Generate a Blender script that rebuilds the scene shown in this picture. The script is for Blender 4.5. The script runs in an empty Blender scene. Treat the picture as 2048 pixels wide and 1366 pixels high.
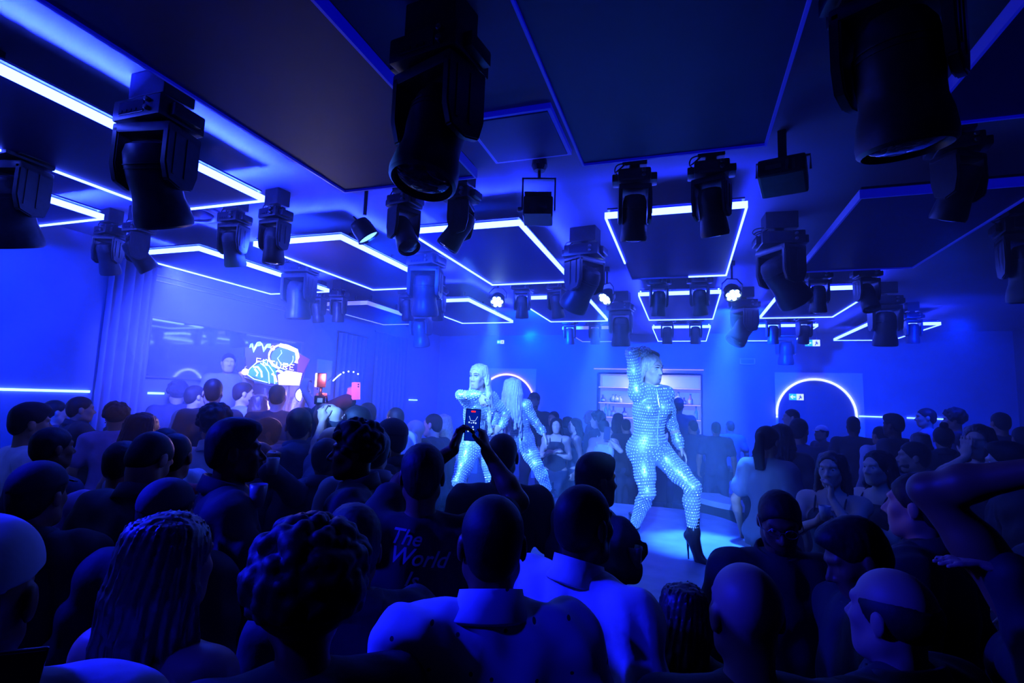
import bpy, bmesh, math, random, time
import numpy as np
from mathutils import Vector, Matrix, Euler
T0 = time.time()
random.seed(7); rng = np.random.default_rng(7)
scene = bpy.context.scene
COL = scene.collection
PI = math.pi

# ------------------------------------------------------------------ camera
F_PX = 1047.0
YAW, PITCH, ROLL = 0.3227, 0.1137, 0.0329
CAM = np.array([0.0, 0.0, 2.05])
def _cam_axes(y, p, r):
    cy, sy, cp, sp, cr, sr = math.cos(y), math.sin(y), math.cos(p), math.sin(p), math.cos(r), math.sin(r)
    fwd = np.array([-sy*cp, cy*cp, sp]); right0 = np.array([cy, sy, 0.0]); up0 = np.cross(right0, fwd)
    right = right0*cr + up0*sr; up = -right0*sr + up0*cr
    return right, up, fwd
C_R, C_U, C_F = _cam_axes(YAW, PITCH, ROLL)
cam_data = bpy.data.cameras.new('camera')
cam_data.sensor_width = 36.0
cam_data.lens = F_PX*36.0/2048.0
cam_data.clip_start = 0.05; cam_data.clip_end = 60
cam = bpy.data.objects.new('camera', cam_data); COL.objects.link(cam)
m = Matrix(((C_R[0], C_U[0], -C_F[0], CAM[0]), (C_R[1], C_U[1], -C_F[1], CAM[1]), (C_R[2], C_U[2], -C_F[2], CAM[2]), (0, 0, 0, 1)))
cam.matrix_world = m
scene.camera = cam
def ray(px, py):
    return C_F + C_R*(px-1024)/F_PX - C_U*(py-683)/F_PX
def atD(px, py, D): return CAM + ray(px, py)*D
def atX(px, py, X): d = ray(px, py); return CAM + d*(X/d[0])
def atY(px, py, Y): d = ray(px, py); return CAM + d*(Y/d[1])
def atZ(px, py, Z): d = ray(px, py); return CAM + d*((Z-CAM[2])/d[2])

# ------------------------------------------------------------------ world, exposure, lights
world = bpy.data.worlds.new('night'); scene.world = world; world.use_nodes = True
world.node_tree.nodes['Background'].inputs[0].default_value = (0, 0, 0, 1)
world.node_tree.nodes['Background'].inputs[1].default_value = 0.0
scene.view_settings.view_transform = 'Standard'
scene.view_settings.look = 'None'
scene.view_settings.gamma = 1.0
scene.view_settings.use_curve_mapping = False
scene.view_settings.exposure = 0.3
cy = scene.cycles
cy.use_denoising = True
cy.max_bounces = 5; cy.diffuse_bounces = 1; cy.glossy_bounces = 3; cy.transmission_bounces = 4; cy.volume_bounces = 0
cy.transparent_max_bounces = 8
cy.sample_clamp_indirect = 4.0; cy.sample_clamp_direct = 0.0
cy.caustics_reflective = False; cy.caustics_refractive = False

BLUE = (0.0, 0.03, 1.0)
STRIP_COL = (0.008, 0.018, 1.0)
STRIP_POWER = 21.0
UP_POWER = 2600.0
HAZE = 0.052
WASH = 1
def lamp(name, kind, loc, energy, color, target=None, size=0.1, angle=0.6, blend=0.6):
    d = bpy.data.lights.new(name, kind); d.energy = energy; d.color = color
    if kind == 'SPOT':
        d.spot_size = angle; d.spot_blend = blend; d.shadow_soft_size = size
    elif kind == 'POINT':
        d.shadow_soft_size = size
    elif kind == 'AREA':
        d.size = size
    o = bpy.data.objects.new(name, d); COL.objects.link(o); o.location = loc
    if target is not None:
        o.rotation_euler = (Vector(target)-Vector(loc)).to_track_quat('-Z', 'Y').to_euler()
    return o
CYAN = (0.10, 0.27, 1.0)
# unseen spots added to light the dancers; the last hangs at a moving head
DC = (0.055, 0.20, 1.0)
lamp('added_spot_front_dancer', 'SPOT', (0.0, -0.8, 3.1), 4800, DC, (-0.22, 4.3, 1.75), 0.05, 0.27, 0.4)
lamp('added_spot_front_dancer_side', 'SPOT', (-1.6, 0.3, 3.3), 1500, DC, (-0.3, 4.3, 1.75), 0.05, 0.32, 0.4)
lamp('added_spot_left_dancer', 'SPOT', (-3.3, 0.3, 3.3), 5600, DC, (-1.9, 4.8, 1.7), 0.05, 0.30, 0.5)
lamp('beam_on_left_dancers_top', 'SPOT', (-1.35, 3.0, 2.98), 700, DC, (-1.75, 4.9, 1.9), 0.05, 0.6, 0.7)
# washes of the led pars over the stage
CYAN = (0.02, 0.14, 1.0)
if WASH: lamp('wash_of_left_par', 'SPOT', (-2.09, 5.58, 3.14), 3000, CYAN, (-1.95, 5.0, 0.9), 0.06, 0.5, 0.8)
if WASH: lamp('wash_of_middle_par', 'SPOT', (-0.82, 5.58, 3.14), 3000, CYAN, (-1.0, 5.1, 0.9), 0.06, 0.5, 0.8)
if WASH: lamp('wash_of_right_par', 'SPOT', (0.45, 5.58, 3.14), 3600, CYAN, (0.12, 4.95, 0.9), 0.06, 0.46, 0.8)
if WASH: lamp('fill_far_left', 'SPOT', (-3.9, 3.0, 3.0), 2100, (0.035, 0.06, 1.0), (-4.9, 4.9, 2.3), 0.07, 1.6, 0.9)  # this and the spots below: fill added for haze, walls and crowd
if WASH: lamp('fill_left_high', 'SPOT', (-2.9, 3.0, 2.85), 700, (0.03, 0.06, 1.0), (-5.2, 4.6, 2.6), 0.07, 0.9, 0.9)
if WASH: lamp('fill_mid_air', 'SPOT', (-2.11, 3.08, 3.15), 520, (0.004, 0.035, 1.0), (-1.6, 5.4, 2.5), 0.06, 2.2, 0.9)
if WASH: lamp('fill_mid_air_left', 'SPOT', (-3.08, 3.0, 3.15), 420, (0.015, 0.05, 1.0), (-3.9, 5.4, 2.7), 0.06, 2.2, 0.9)
if WASH: lamp('fill_left_wall', 'SPOT', (-3.9, 1.6, 3.2), 800, (0.0, 0.02, 1.0), (-5.6, 2.7, 2.55), 0.07, 1.3, 0.9)
if WASH: lamp('fill_far_curtains', 'SPOT', (-3.6, 5.9, 3.1), 1300, (0.0, 0.04, 1.0), (-5.4, 8.4, 2.0), 0.07, 1.6, 0.9)
if WASH: lamp('fill_back_right', 'SPOT', (2.9, 7.0, 3.1), 700, (0.0, 0.015, 1.0), (3.6, 9.8, 1.7), 0.07, 2.0, 0.9)
if WASH: lamp('fill_back', 'SPOT', (0.7, 8.0, 3.1), 3000, BLUE, (0.9, 10.6, 2.5), 0.07, 2.3, 0.9)
if WASH: lamp('fill_back_left', 'SPOT', (-2.3, 7.7, 3.1), 3600, BLUE, (-2.6, 10.4, 2.5), 0.07, 2.3, 0.9)
if WASH: lamp('fill_crowd_left', 'SPOT', (-3.3, 3.1, 3.0), 90, BLUE, (-2.6, 2.2, 1.4), 0.07, 1.7, 0.9)
if WASH: lamp('fill_near_left', 'SPOT', (-3.62, 0.9, 3.1), 900, (0.004, 0.006, 1.0), (-0.35, 1.25, 1.35), 0.10, 0.85, 0.8)
if WASH: lamp('fill_near_centre', 'SPOT', (-1.9, -0.6, 3.3), 110, (0.004, 0.006, 1.0), (-0.45, 1.25, 1.35), 0.10, 0.42, 0.6)
if WASH: lamp('fill_crowd_right', 'SPOT', (1.3, 3.2, 3.0), 40, BLUE, (1.6, 4.4, 1.2), 0.07, 1.7, 0.9)
# the dj booth lamp: warm white with a pink spill
BOOTH = atD(602, 785, 5.75)
lamp('booth_lamp', 'SPOT', tuple(BOOTH), 70, (1.0, 0.5, 0.9), tuple(BOOTH+np.array([1.0, -1.6, -0.9])), 0.05, 1.5, 0.6)
lamp('rig_lamp_light', 'SPOT', tuple(atD(652, 752, 4.2)), 11, (1.0, 0.16, 0.22), tuple(atD(664, 802, 4.7)), 0.04, 1.7, 0.7)

# ------------------------------------------------------------------ materials
MATS = {}
def mat(name, col, rough=0.6, metal=0.0, emit=None, estr=0.0, noise=0.0, nscale=20.0, bump=0.0, alpha=1.0, trans=0.0, spec=0.5):
    if name in MATS: return MATS[name]
    mt = bpy.data.materials.new(name); mt.use_nodes = True
    nt = mt.node_tree; b = nt.nodes['Principled BSDF']
    b.inputs['Base Color'].default_value = (*col, 1); b.inputs['Roughness'].default_value = rough
    b.inputs['Metallic'].default_value = metal; b.inputs['Specular IOR Level'].default_value = spec
    if trans: b.inputs['Transmission Weight'].default_value = trans
    if emit is not None:
        b.inputs['Emission Color'].default_value = (*emit, 1); b.inputs['Emission Strength'].default_value = estr
    if noise or bump:
        tc = nt.nodes.new('ShaderNodeTexCoord'); nz = nt.nodes.new('ShaderNodeTexNoise')
        nz.inputs['Scale'].default_value = nscale; nz.inputs['Detail'].default_value = 4
        nt.links.new(tc.outputs['Object'], nz.inputs['Vector'])
        if noise:
            rp = nt.nodes.new('ShaderNodeValToRGB')
            rp.color_ramp.elements[0].position = 0.3; rp.color_ramp.elements[1].position = 0.7
            rp.color_ramp.elements[0].color = (*[c*(1-noise) for c in col], 1); rp.color_ramp.elements[1].color = (*[min(1, c*(1+noise)) for c in col], 1)
            nt.links.new(nz.outputs['Fac'], rp.inputs['Fac']); nt.links.new(rp.outputs['Color'], b.inputs['Base Color'])
        if bump:
            bp = nt.nodes.new('ShaderNodeBump'); bp.inputs['Strength'].default_value = bump; bp.inputs['Distance'].default_value = 0.02
            nt.links.new(nz.outputs['Fac'], bp.inputs['Height']); nt.links.new(bp.outputs['Normal'], b.inputs['Normal'])
    MATS[name] = mt
    return mt
M = dict(
    ceiling=mat('ceiling_paint', (0.20, 0.21, 0.30), 0.75, noise=0.06, nscale=2),
    wall=mat('wall_paint', (0.22, 0.22, 0.30), 0.8, noise=0.1, nscale=3),
    wall_dark=mat('dark_wall_paint', (0.06, 0.06, 0.10), 0.8, noise=0.1, nscale=3),
    floor=mat('floor_vinyl', (0.05, 0.05, 0.06), 0.45, noise=0.15, nscale=6),
    stage=mat('stage_top', (0.26, 0.28, 0.42), 0.38, noise=0.25, nscale=5),
    stage_side=mat('stage_side', (0.03, 0.03, 0.04), 0.5, noise=0.1),
    panel=mat('panel_board', (0.006, 0.010, 0.13), 0.5, noise=0.08, nscale=4),  # blue bounce light from the floor put into the board colour
    strip=mat('led_strip_lit', (0.8, 0.8, 0.8), 0.5, emit=(0.036, 0.070, 1.0), estr=STRIP_POWER),
    strip_far=mat('led_strip_dim', (0.8, 0.8, 0.8), 0.5, emit=(0.10, 0.10, 1.0), estr=2.0),
    strip_off=mat('led_strip_dimmed', (0.5, 0.5, 0.62), 0.35, emit=(0.0, 0.0, 1.0), estr=0.20),
    wallstrip=mat('wall_strip_lit', (0.8, 0.8, 0.8), 0.5, emit=(0.08, 0.2, 1.0), estr=9.0),
    arch=mat('arch_tube_lit', (0.8, 0.8, 0.8), 0.5, emit=(0.30, 0.45, 1.0), estr=8.0),
    archwarm=mat('arch_tube_warm', (0.8, 0.8, 0.8), 0.5, emit=(1.0, 0.62, 0.9), estr=3.2),
    plastic=mat('black_plastic', (0.035, 0.035, 0.045), 0.40, noise=0.2, nscale=30),
    plastic_g=mat('grey_plastic', (0.10, 0.10, 0.12), 0.35, noise=0.1, nscale=30),
    metal=mat('dark_metal', (0.25, 0.25, 0.28), 0.35, 0.9),
    lens=mat('lens_glass', (0.03, 0.03, 0.06), 0.05, 0.0, spec=1.0),
    led=mat('led_lens_lit', (0.9, 0.9, 0.9), 0.3, emit=(0.35, 0.65, 1.0), estr=12.0),
    can_lens=mat('can_lens_lit', (0.9, 0.9, 0.9), 0.3, emit=(0.12, 0.30, 1.0), estr=3.0),
    display=mat('display_glass', (0.04, 0.04, 0.08), 0.15),
    rubber=mat('cable_rubber', (0.012, 0.012, 0.014), 0.5),
    mirror=mat('mirror_glass', (0.85, 0.87, 0.9), 0.04, 1.0),
    trim=mat('metal_trim', (0.7, 0.6, 0.7), 0.3, 0.9),
    curtain=mat('curtain_cloth', (0.16, 0.16, 0.24), 0.7, noise=0.1, nscale=8),
    board=mat('pale_board', (0.62, 0.55, 0.72), 0.6, noise=0.04),
    barback=mat('bar_glow_panel', (0.5, 0.5, 0.62), 0.4, emit=(0.10, 0.14, 1.0), estr=1.1),  # own glow added to brighten the niche behind the bottles
    shelf=mat('shelf_board', (0.08, 0.06, 0.08), 0.4),
    shelf_led=mat('shelf_led', (0.8, 0.8, 0.8), 0.5, emit=(0.7, 0.30, 0.9), estr=0.7),
    glass=mat('cup_glass', (0.75, 0.8, 0.9), 0.08, trans=0.6, spec=0.8), clear=mat('clear_bottle', (0.9, 0.92, 1.0), 0.15, trans=0.15, spec=0.9),
    amber=mat('amber_bottle', (0.95, 0.35, 0.35), 0.15, spec=0.8),
    darkglass=mat('dark_bottle', (0.12, 0.08, 0.14), 0.1, spec=0.8),
    phone=mat('phone_body', (0.03, 0.03, 0.035), 0.25),
    pinkphone=mat('pale_phone_case', (0.85, 0.55, 0.65), 0.4),
    white=mat('white_plastic', (0.8, 0.8, 0.85), 0.4),
    boot=mat('boot_leather', (0.02, 0.02, 0.03), 0.18, spec=0.8),
    eye=mat('eye_white', (0.4, 0.4, 0.45), 0.25), iris=mat('iris', (0.02, 0.02, 0.03), 0.15),
    lips=mat('lips', (0.32, 0.05, 0.09), 0.35), gold=mat('earring_metal', (0.8, 0.6, 0.3), 0.2, 1.0),
)
def cloth(name, c, bump=0.25, rough=0.8, noise=0.08, sc=14): return mat('cloth_'+name, c, rough, noise=noise, nscale=sc, bump=bump)
CL = dict(black=cloth('black', (0.010, 0.010, 0.013)), dark=cloth('dark', (0.022, 0.022, 0.03)), navy=cloth('navy', (0.03, 0.035, 0.08)),
          grey=cloth('grey', (0.12, 0.12, 0.16)), mid=cloth('mid', (0.22, 0.22, 0.3)), white=cloth('white', (0.72, 0.74, 0.8)), pale=cloth('pale', (0.5, 0.52, 0.6)),
          red=cloth('red', (0.45, 0.03, 0.04)), denim=cloth('denim', (0.03, 0.04, 0.09)), purple=cloth('purple', (0.3, 0.2, 0.5)))
def dotted():
    mt = bpy.data.materials.new('cloth_dotted_white'); mt.use_nodes = True; nt = mt.node_tree; b = nt.nodes['Principled BSDF']
    b.inputs['Roughness'].default_value = 0.8
    tc = nt.nodes.new('ShaderNodeTexCoord'); s0 = nt.nodes.new('ShaderNodeSeparateXYZ'); sep = nt.nodes.new('ShaderNodeCombineXYZ')
    nt.links.new(tc.outputs['Object'], s0.inputs['Vector']); nt.links.new(s0.outputs['X'], sep.inputs['X']); nt.links.new(s0.outputs['Z'], sep.inputs['Y'])
    vo = nt.nodes.new('ShaderNodeTexVoronoi'); vo.voronoi_dimensions = '2D'; vo.inputs['Scale'].default_value = 12.0; vo.inputs['Randomness'].default_value = 0.45
    nt.links.new(sep.outputs['Vector'], vo.inputs['Vector'])
    lt = nt.nodes.new('ShaderNodeMath'); lt.operation = 'LESS_THAN'; lt.inputs[1].default_value = 0.055
    nt.links.new(vo.outputs['Distance'], lt.inputs[0])
    mx = nt.nodes.new('ShaderNodeMix'); mx.data_type = 'RGBA'; mx.inputs[6].default_value = (0.6, 0.62, 0.7, 1); mx.inputs[7].default_value = (0.02, 0.02, 0.04, 1)
    nt.links.new(lt.outputs[0], mx.inputs[0]); nt.links.new(mx.outputs[2], b.inputs['Base Color'])
    nz = nt.nodes.new('ShaderNodeTexNoise'); nz.inputs['Scale'].default_value = 5
    bp = nt.nodes.new('ShaderNodeBump'); bp.inputs['Strength'].default_value = 0.4; bp.inputs['Distance'].default_value = 0.05
    nt.links.new(tc.outputs['Object'], nz.inputs['Vector']); nt.links.new(nz.outputs['Fac'], bp.inputs['Height']); nt.links.new(bp.outputs['Normal'], b.inputs['Normal'])
    return mt
CL['dotted'] = dotted()
SK = dict(fair=mat('skin_fair', (0.60, 0.38, 0.27), 0.5, spec=0.3), tan=mat('skin_tan', (0.42, 0.22, 0.13), 0.5, spec=0.3), brown=mat('skin_brown', (0.22, 0.09, 0.04), 0.45, spec=0.25), dark=mat('skin_dark', (0.10, 0.04, 0.02), 0.42, spec=0.25))
HR = dict(black=mat('hair_black', (0.008, 0.007, 0.007), 0.6, spec=0.25, noise=0.3, nscale=60, bump=0.08), brown=mat('hair_brown', (0.06, 0.035, 0.025), 0.45, noise=0.3, nscale=60, bump=0.08),
          blond=mat('hair_blond', (0.55, 0.44, 0.33), 0.4, noise=0.25, nscale=50, bump=0.1), plat=mat('hair_platinum', (0.85, 0.75, 0.85), 0.4, noise=0.15, nscale=50, bump=0.1))
SUIT = mat('silver_catsuit', (0.50, 0.55, 0.62), 0.38, 0.5)
STUD = mat('silver_stud', (0.92, 0.95, 1.0), 0.28, 0.35, spec=1.0)

# ------------------------------------------------------------------ object helpers
def setp(o, label=None, cat=None, group=None, kind=None):
    if label: o['label'] = label
    if cat: o['category'] = cat
    if group: o['group'] = group
    if kind: o['kind'] = kind
    return o
def empty(name, loc=(0, 0, 0), rz=0.0, label=None, cat=None, group=None):
    o = bpy.data.objects.new(name, None); COL.objects.link(o); o.location = loc; o.rotation_euler = (0, 0, rz)
    o.empty_display_size = 0.1
    return setp(o, label, cat, group)
def link(name, me, m, parent=None, smooth=False):
    o = bpy.data.objects.new(name, me); COL.objects.link(o)
    if m is not None:
        for q in (m if isinstance(m, (list, tuple)) else [m]): me.materials.append(q)
    if parent is not None: o.parent = parent
    if smooth: me.shade_smooth()
    return o
def obj(name, bm, m, parent=None, smooth=False, angle=None):
    me = bpy.data.meshes.new(name); bmesh.ops.recalc_face_normals(bm, faces=bm.faces[:])
    bm.to_mesh(me); bm.free()
    o = link(name, me, m, parent, smooth)
    if angle: me.set_sharp_from_angle(angle=angle)
    return o
def box(bm, x0, x1, y0, y1, z0, z1, mtx=None, bev=0.0, mi=0):
    r = bmesh.ops.create_cube(bm, size=1.0)
    vs = r['verts']
    for v in vs:
        v.co = Vector(((x0+x1)/2+v.co.x*(x1-x0), (y0+y1)/2+v.co.y*(y1-y0), (z0+z1)/2+v.co.z*(z1-z0)))
    if bev:
        es = list({e for v in vs for e in v.link_edges})
        g = bmesh.ops.bevel(bm, geom=es, offset=bev, segments=2, affect='EDGES', profile=0.6)
        vs = list({v for f in g['faces'] for v in f.verts} | {v for v in vs if v.is_valid})
    if mtx is not None:
        for v in vs: v.co = mtx @ v.co
    if mi:
        for f in {f for v in vs for f in v.link_faces}: f.material_index = mi
    return vs
def lathe(bm, prof, n=24, mtx=None, cap=True, mi=0):
    rings = []
    for (r, z) in prof:
        ring = []
        for i in range(n):
            a = 2*PI*i/n; co = Vector((r*math.cos(a), r*math.sin(a), z))
            ring.append(bm.verts.new(mtx @ co if mtx is not None else co))
        rings.append(ring)
    for k in range(len(rings)-1):
        for i in range(n):
            f = bm.faces.new((rings[k][i], rings[k][(i+1) % n], rings[k+1][(i+1) % n], rings[k+1][i])); f.material_index = mi
    if cap:
        for ring in (rings[0], rings[-1]):
            try: f = bm.faces.new(ring); f.material_index = mi
            except ValueError: pass
def tube(bm, pts, r, n=8, mi=0):
    pts = [Vector(p) for p in pts]; rings = []
    up = Vector((0, 0, 1))
    for k, p in enumerate(pts):
        t = (pts[min(k+1, len(pts)-1)]-pts[max(k-1, 0)]).normalized()
        a = t.cross(up)
        if a.length < 1e-3: a = t.cross(Vector((1, 0, 0)))
        a.normalize(); b = t.cross(a)
        rr = r[k] if isinstance(r, (list, tuple)) else r
        rings.append([bm.verts.new(p + a*rr*math.cos(2*PI*i/n) + b*rr*math.sin(2*PI*i/n)) for i in range(n)])
    for k in range(len(rings)-1):
        for i in range(n):
            f = bm.faces.new((rings[k][i], rings[k][(i+1) % n], rings[k+1][(i+1) % n], rings[k+1][i])); f.material_index = mi
    for ring in (rings[0], rings[-1]): bm.faces.new(ring).material_index = mi
def struct(name, bm, m): return setp(obj(name, bm, m), kind='structure')
# ------------------------------------------------------------------ room shell
XL, XR, YB, YF, ZC = -5.6, 5.4, 11.3, -2.6, 3.55
b = bmesh.new(); box(b, XL-0.2, XR+0.2, YF-0.2, YB+0.2, -0.2, 0.0); struct('floor', b, M['floor'])
b = bmesh.new(); box(b, XL-0.2, XR+0.2, YF-0.2, YB+0.2, ZC, ZC+0.2); struct('ceiling', b, M['ceiling'])
b = bmesh.new(); box(b, XL-0.2, XL, YF, YB, 0, ZC); struct('wall_left', b, M['wall'])
b = bmesh.new(); box(b, XR, XR+0.2, YF, YB, 0, ZC); struct('wall_right', b, M['wall_dark'])
b = bmesh.new(); box(b, XL, XR, YF-0.2, YF, 0, ZC); struct('wall_front', b, M['wall_dark'])
# back wall with the bar niche open in it
NX0, NX1, NZ0, NZ1 = -1.79, 0.29, 1.02, 2.71
b = bmesh.new()
box(b, XL, NX0, YB, YB+0.2, 0, ZC); box(b, NX1, XR, YB, YB+0.2, 0, ZC); box(b, NX0, NX1, YB, YB+0.2, NZ1, ZC); box(b, NX0, NX1, YB, YB+0.2, 0, NZ1-1.69)
struct('wall_back', b, M['wall'])
# raised tiers round the dance floor
TZ = 0.40
def on_tier(x, y):
    return (x < -3.35 and y > 2.9) or y > 6.6 or (x > 1.35 and y > 5.2)
b = bmesh.new(); box(b, XL, -3.35, 2.9, YB, 0, TZ, bev=0); struct('trim_1', b, M['stage_side'])
b = bmesh.new(); box(b, -3.35, XR, 6.6, YB, 0, TZ); struct('trim_2', b, M['stage_side'])
b = bmesh.new(); box(b, 1.35, XR, 5.2, 6.6, 0, TZ); struct('trim_3', b, M['stage_side'])
SZ = 0.89
# dance stage: a rounded podium
def rrect(x0, x1, y0, y1, r, n=10):
    pts = []
    for cx, cyy, a0 in ((x1-r, y1-r, 0), (x0+r, y1-r, PI/2), (x0+r, y0+r, PI), (x1-r, y0+r, 1.5*PI)):
        for i in range(n+1):
            a = a0+PI/2*i/n; pts.append((cx+r*math.cos(a), cyy+r*math.sin(a)))
    return pts
def prism(bm, pts, z0, z1):
    lo = [bm.verts.new((x, y, z0)) for x, y in pts]; hi = [bm.verts.new((x, y, z1)) for x, y in pts]
    n = len(pts)
    for i in range(n): bm.faces.new((lo[i], lo[(i+1) % n], hi[(i+1) % n], hi[i]))
    bm.faces.new(lo[::-1]); bm.faces.new(hi)
st = empty('dance_stage', (-1.1, 4.9, 0), 0, 'low rounded podium with a glossy blue-lit top that the three dancers stand on', 'stage')
sp = [(x+1.1, y-4.9) for x, y in rrect(-2.22, 0.52, 3.36, 6.47, 0.75)]
b = bmesh.new(); prism(b, [(x*0.985, y*0.985) for x, y in sp], 0, SZ-0.05); obj('podium_side', b, M['stage_side'], st)
b = bmesh.new(); prism(b, sp, SZ-0.05, SZ); obj('podium_top', b, M['stage'], st)
# curved bench behind the stage, on the tier
bn = empty('curved_bench', (1.05, 8.1, TZ), 0, 'low curved pale bench behind the right end of the stage', 'bench')
def arc_slab(bm, r0, r1, a0, a1, z0, z1, n=20):
    q = []
    for i in range(n+1):
        a = a0+(a1-a0)*i/n; c, s = math.cos(a), math.sin(a)
        q.append([bm.verts.new((r*c, r*s, z)) for r, z in ((r0, z0), (r1, z0), (r1, z1), (r0, z1))])
    for i in range(n):
        for k in range(4): bm.faces.new((q[i][k], q[i][(k+1) % 4], q[i+1][(k+1) % 4], q[i+1][k]))
    bm.faces.new(q[0]); bm.faces.new(q[-1])
b = bmesh.new(); arc_slab(b, 0.66, 1.02, 1.05*PI, 1.72*PI, 0.08, 0.40); obj('bench_base', b, M['stage_side'], bn)
b = bmesh.new(); arc_slab(b, 0.62, 1.06, 1.04*PI, 1.73*PI, 0.40, 0.47); obj('bench_seat', b, CL['pale'], bn)
b = bmesh.new()
for a in (1.15, 1.4, 1.62):
    box(b, 0.84*math.cos(a*PI)-0.05, 0.84*math.cos(a*PI)+0.05, 0.84*math.sin(a*PI)-0.05, 0.84*math.sin(a*PI)+0.05, 0, 0.09)
obj('bench_foot', b, M['metal'], bn)

# ------------------------------------------------------------------ ceiling panels with led rims
PZ = 3.30
def up_mat(level):
    return mat('led_up_light_%d' % round(level*100), (0.8, 0.8, 0.8), 0.5, emit=STRIP_COL, estr=UP_POWER*level)
def panel(cx, cyy, lit, label, w=0.89, l=1.82, offcorner=False, level=1.0):
    root = empty('ceiling_panel', (cx, cyy, PZ), 0, label, 'ceiling panel', 'ceiling panels with led rims')
    hw, hl = w/2, l/2
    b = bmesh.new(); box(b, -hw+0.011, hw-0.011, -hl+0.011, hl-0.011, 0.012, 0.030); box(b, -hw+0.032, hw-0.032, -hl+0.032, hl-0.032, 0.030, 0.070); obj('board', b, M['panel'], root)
    b = bmesh.new(); box(b, -hw+0.014, hw-0.014, -hl+0.014, hl-0.014, 0.064, 0.075)
    for sx in (-1, 1):
        for sy in (-1, 1): box(b, sx*hw*0.3-0.012, sx*hw*0.3+0.012, sy*hl*0.4-0.012, sy*hl*0.4+0.012, 0.07, ZC-PZ)
    obj('hanging_frame', b, M['plastic'], root)
    def rim(segs, m, nm):
        b = bmesh.new()
        for s in segs: box(b, *s, 0.0, 0.042 if lit == 'strip' else 0.054)
        return obj(nm, b, m, root)
    t = 0.012
    if lit == 'strip':   # the up-light recessed behind the rim
        b = bmesh.new(); i0, i1 = 0.013, 0.026
        for s in ((-hw+i1, hw-i1, -hl+i0, -hl+i1), (-hw+i1, hw-i1, hl-i1, hl-i0), (-hw+i0, -hw+i1, -hl+i0, hl-i0), (hw-i1, hw-i0, -hl+i0, hl-i0)): box(b, *s, 0.0305, 0.034)
        obj('up_light', b, up_mat(level), root)
    if offcorner:   # the far left corner of this rim is dark
        rim([(-hw, hw, -hl, -hl+t), (hw-t, hw, -hl+t, hl-t), (-hw, -hw+t, -hl+t, hl-0.62), (0.1, hw, hl-t, hl)], M['strip'], 'led_rim')
        rim([(-hw, 0.1, hl-t, hl), (-hw, -hw+t, hl-0.62, hl-t)], M['strip_off'], 'led_rim_unlit')
    else:
        rim([(-hw, hw, -hl, -hl+t), (-hw, hw, hl-t, hl), (-hw, -hw+t, -hl+t, hl-t), (hw-t, hw, -hl+t, hl-t)], M[lit], 'led_rim')
    return root
CX = {-3: -4.58, -2: -3.075, -1: -1.565, 0: -0.073, 1: 1.42, 2: 2.93}
CYR = {0: 1.72, 1: 4.35, 2: 6.98, 3: 9.62}
side = {-3: 'leftmost column', -2: 'second column from left', -1: 'third column from left', 0: 'fourth column from left', 1: 'fifth column from left', 2: 'rightmost column'}
rown = {0: 'nearest row', 1: 'second row', 2: 'third row', 3: 'farthest row'}
LIT = {(-3, 0): 'strip', (-2, 0): 'strip', (-1, 0): 'strip_off', (0, 0): 'strip_off', (1, 0): 'strip_off',
       (-3, 1): 'strip', (-2, 1): 'strip', (-1, 1): 'strip', (0, 1): 'strip', (1, 1): 'strip_off',
       (-3, 2): 'strip_far', (-2, 2): 'strip', (-1, 2): 'strip', (0, 2): 'strip', (1, 2): 'strip',
       (-1, 3): 'strip_far', (0, 3): 'strip', (1, 3): 'strip', (2, 3): 'strip'}
LEVEL = {(-3, 0): 1.4, (-2, 0): 1.6, (-3, 1): 0.9, (-2, 1): 0.9, (-1, 1): 0.42, (0, 1): 0.04, (-2, 2): 0.5, (-1, 2): 0.5, (0, 2): 0.35, (1, 2): 0.10, (0, 3): 0.3, (1, 3): 0.12, (2, 3): 0.06}
for (c, r), k in LIT.items():
    how = {'strip': 'dark ceiling panel with a glowing white-blue rim', 'strip_off': 'dark ceiling panel with a dimmed deep blue rim', 'strip_far': 'dark ceiling panel with a faint lilac rim'}[k]
    panel(CX[c], CYR[r], k, f'{how}, {rown[r]}, {side[c]}', offcorner=(c, r) == (0, 1), level=LEVEL.get((c, r), 1.0))
# small dark access hatch between the two unlit near panels
b = bmesh.new(); box(b, -1.10, -0.66, 2.42, 2.90, ZC-0.035, ZC, bev=0.006)
h = empty('ceiling_hatch', (0, 0, 0), 0, 'small square hatch in the dark ceiling beside the big near moving light', 'hatch'); obj('hatch_door', b, M['panel'], h)
b = bmesh.new()
for s in ((-1.12, -0.64, 2.40, 2.42), (-1.12, -0.64, 2.90, 2.92), (-1.12, -1.10, 2.42, 2.90), (-0.66, -0.64, 2.42, 2.90)): box(b, *s, ZC-0.03, ZC)
obj('hatch_frame', b, M['strip_off'], h)
# round ceiling speaker / vent
v = empty('ceiling_speaker', (-3.95, 3.15, ZC), 0, 'round flush ceiling speaker behind the near left moving light', 'speaker')
b = bmesh.new(); lathe(b, [(0.26, 0), (0.27, -0.02), (0.24, -0.035), (0.20, -0.028), (0.19, -0.012)], 40, cap=False); obj('speaker_ring', b, M['plastic_g'], v, True)
b = bmesh.new(); lathe(b, [(0.19, -0.012), (0.10, -0.03), (0.09, -0.05), (0.05, -0.055), (0.001, -0.056)], 40); obj('speaker_cone', b, M['panel'], v, True)

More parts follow.
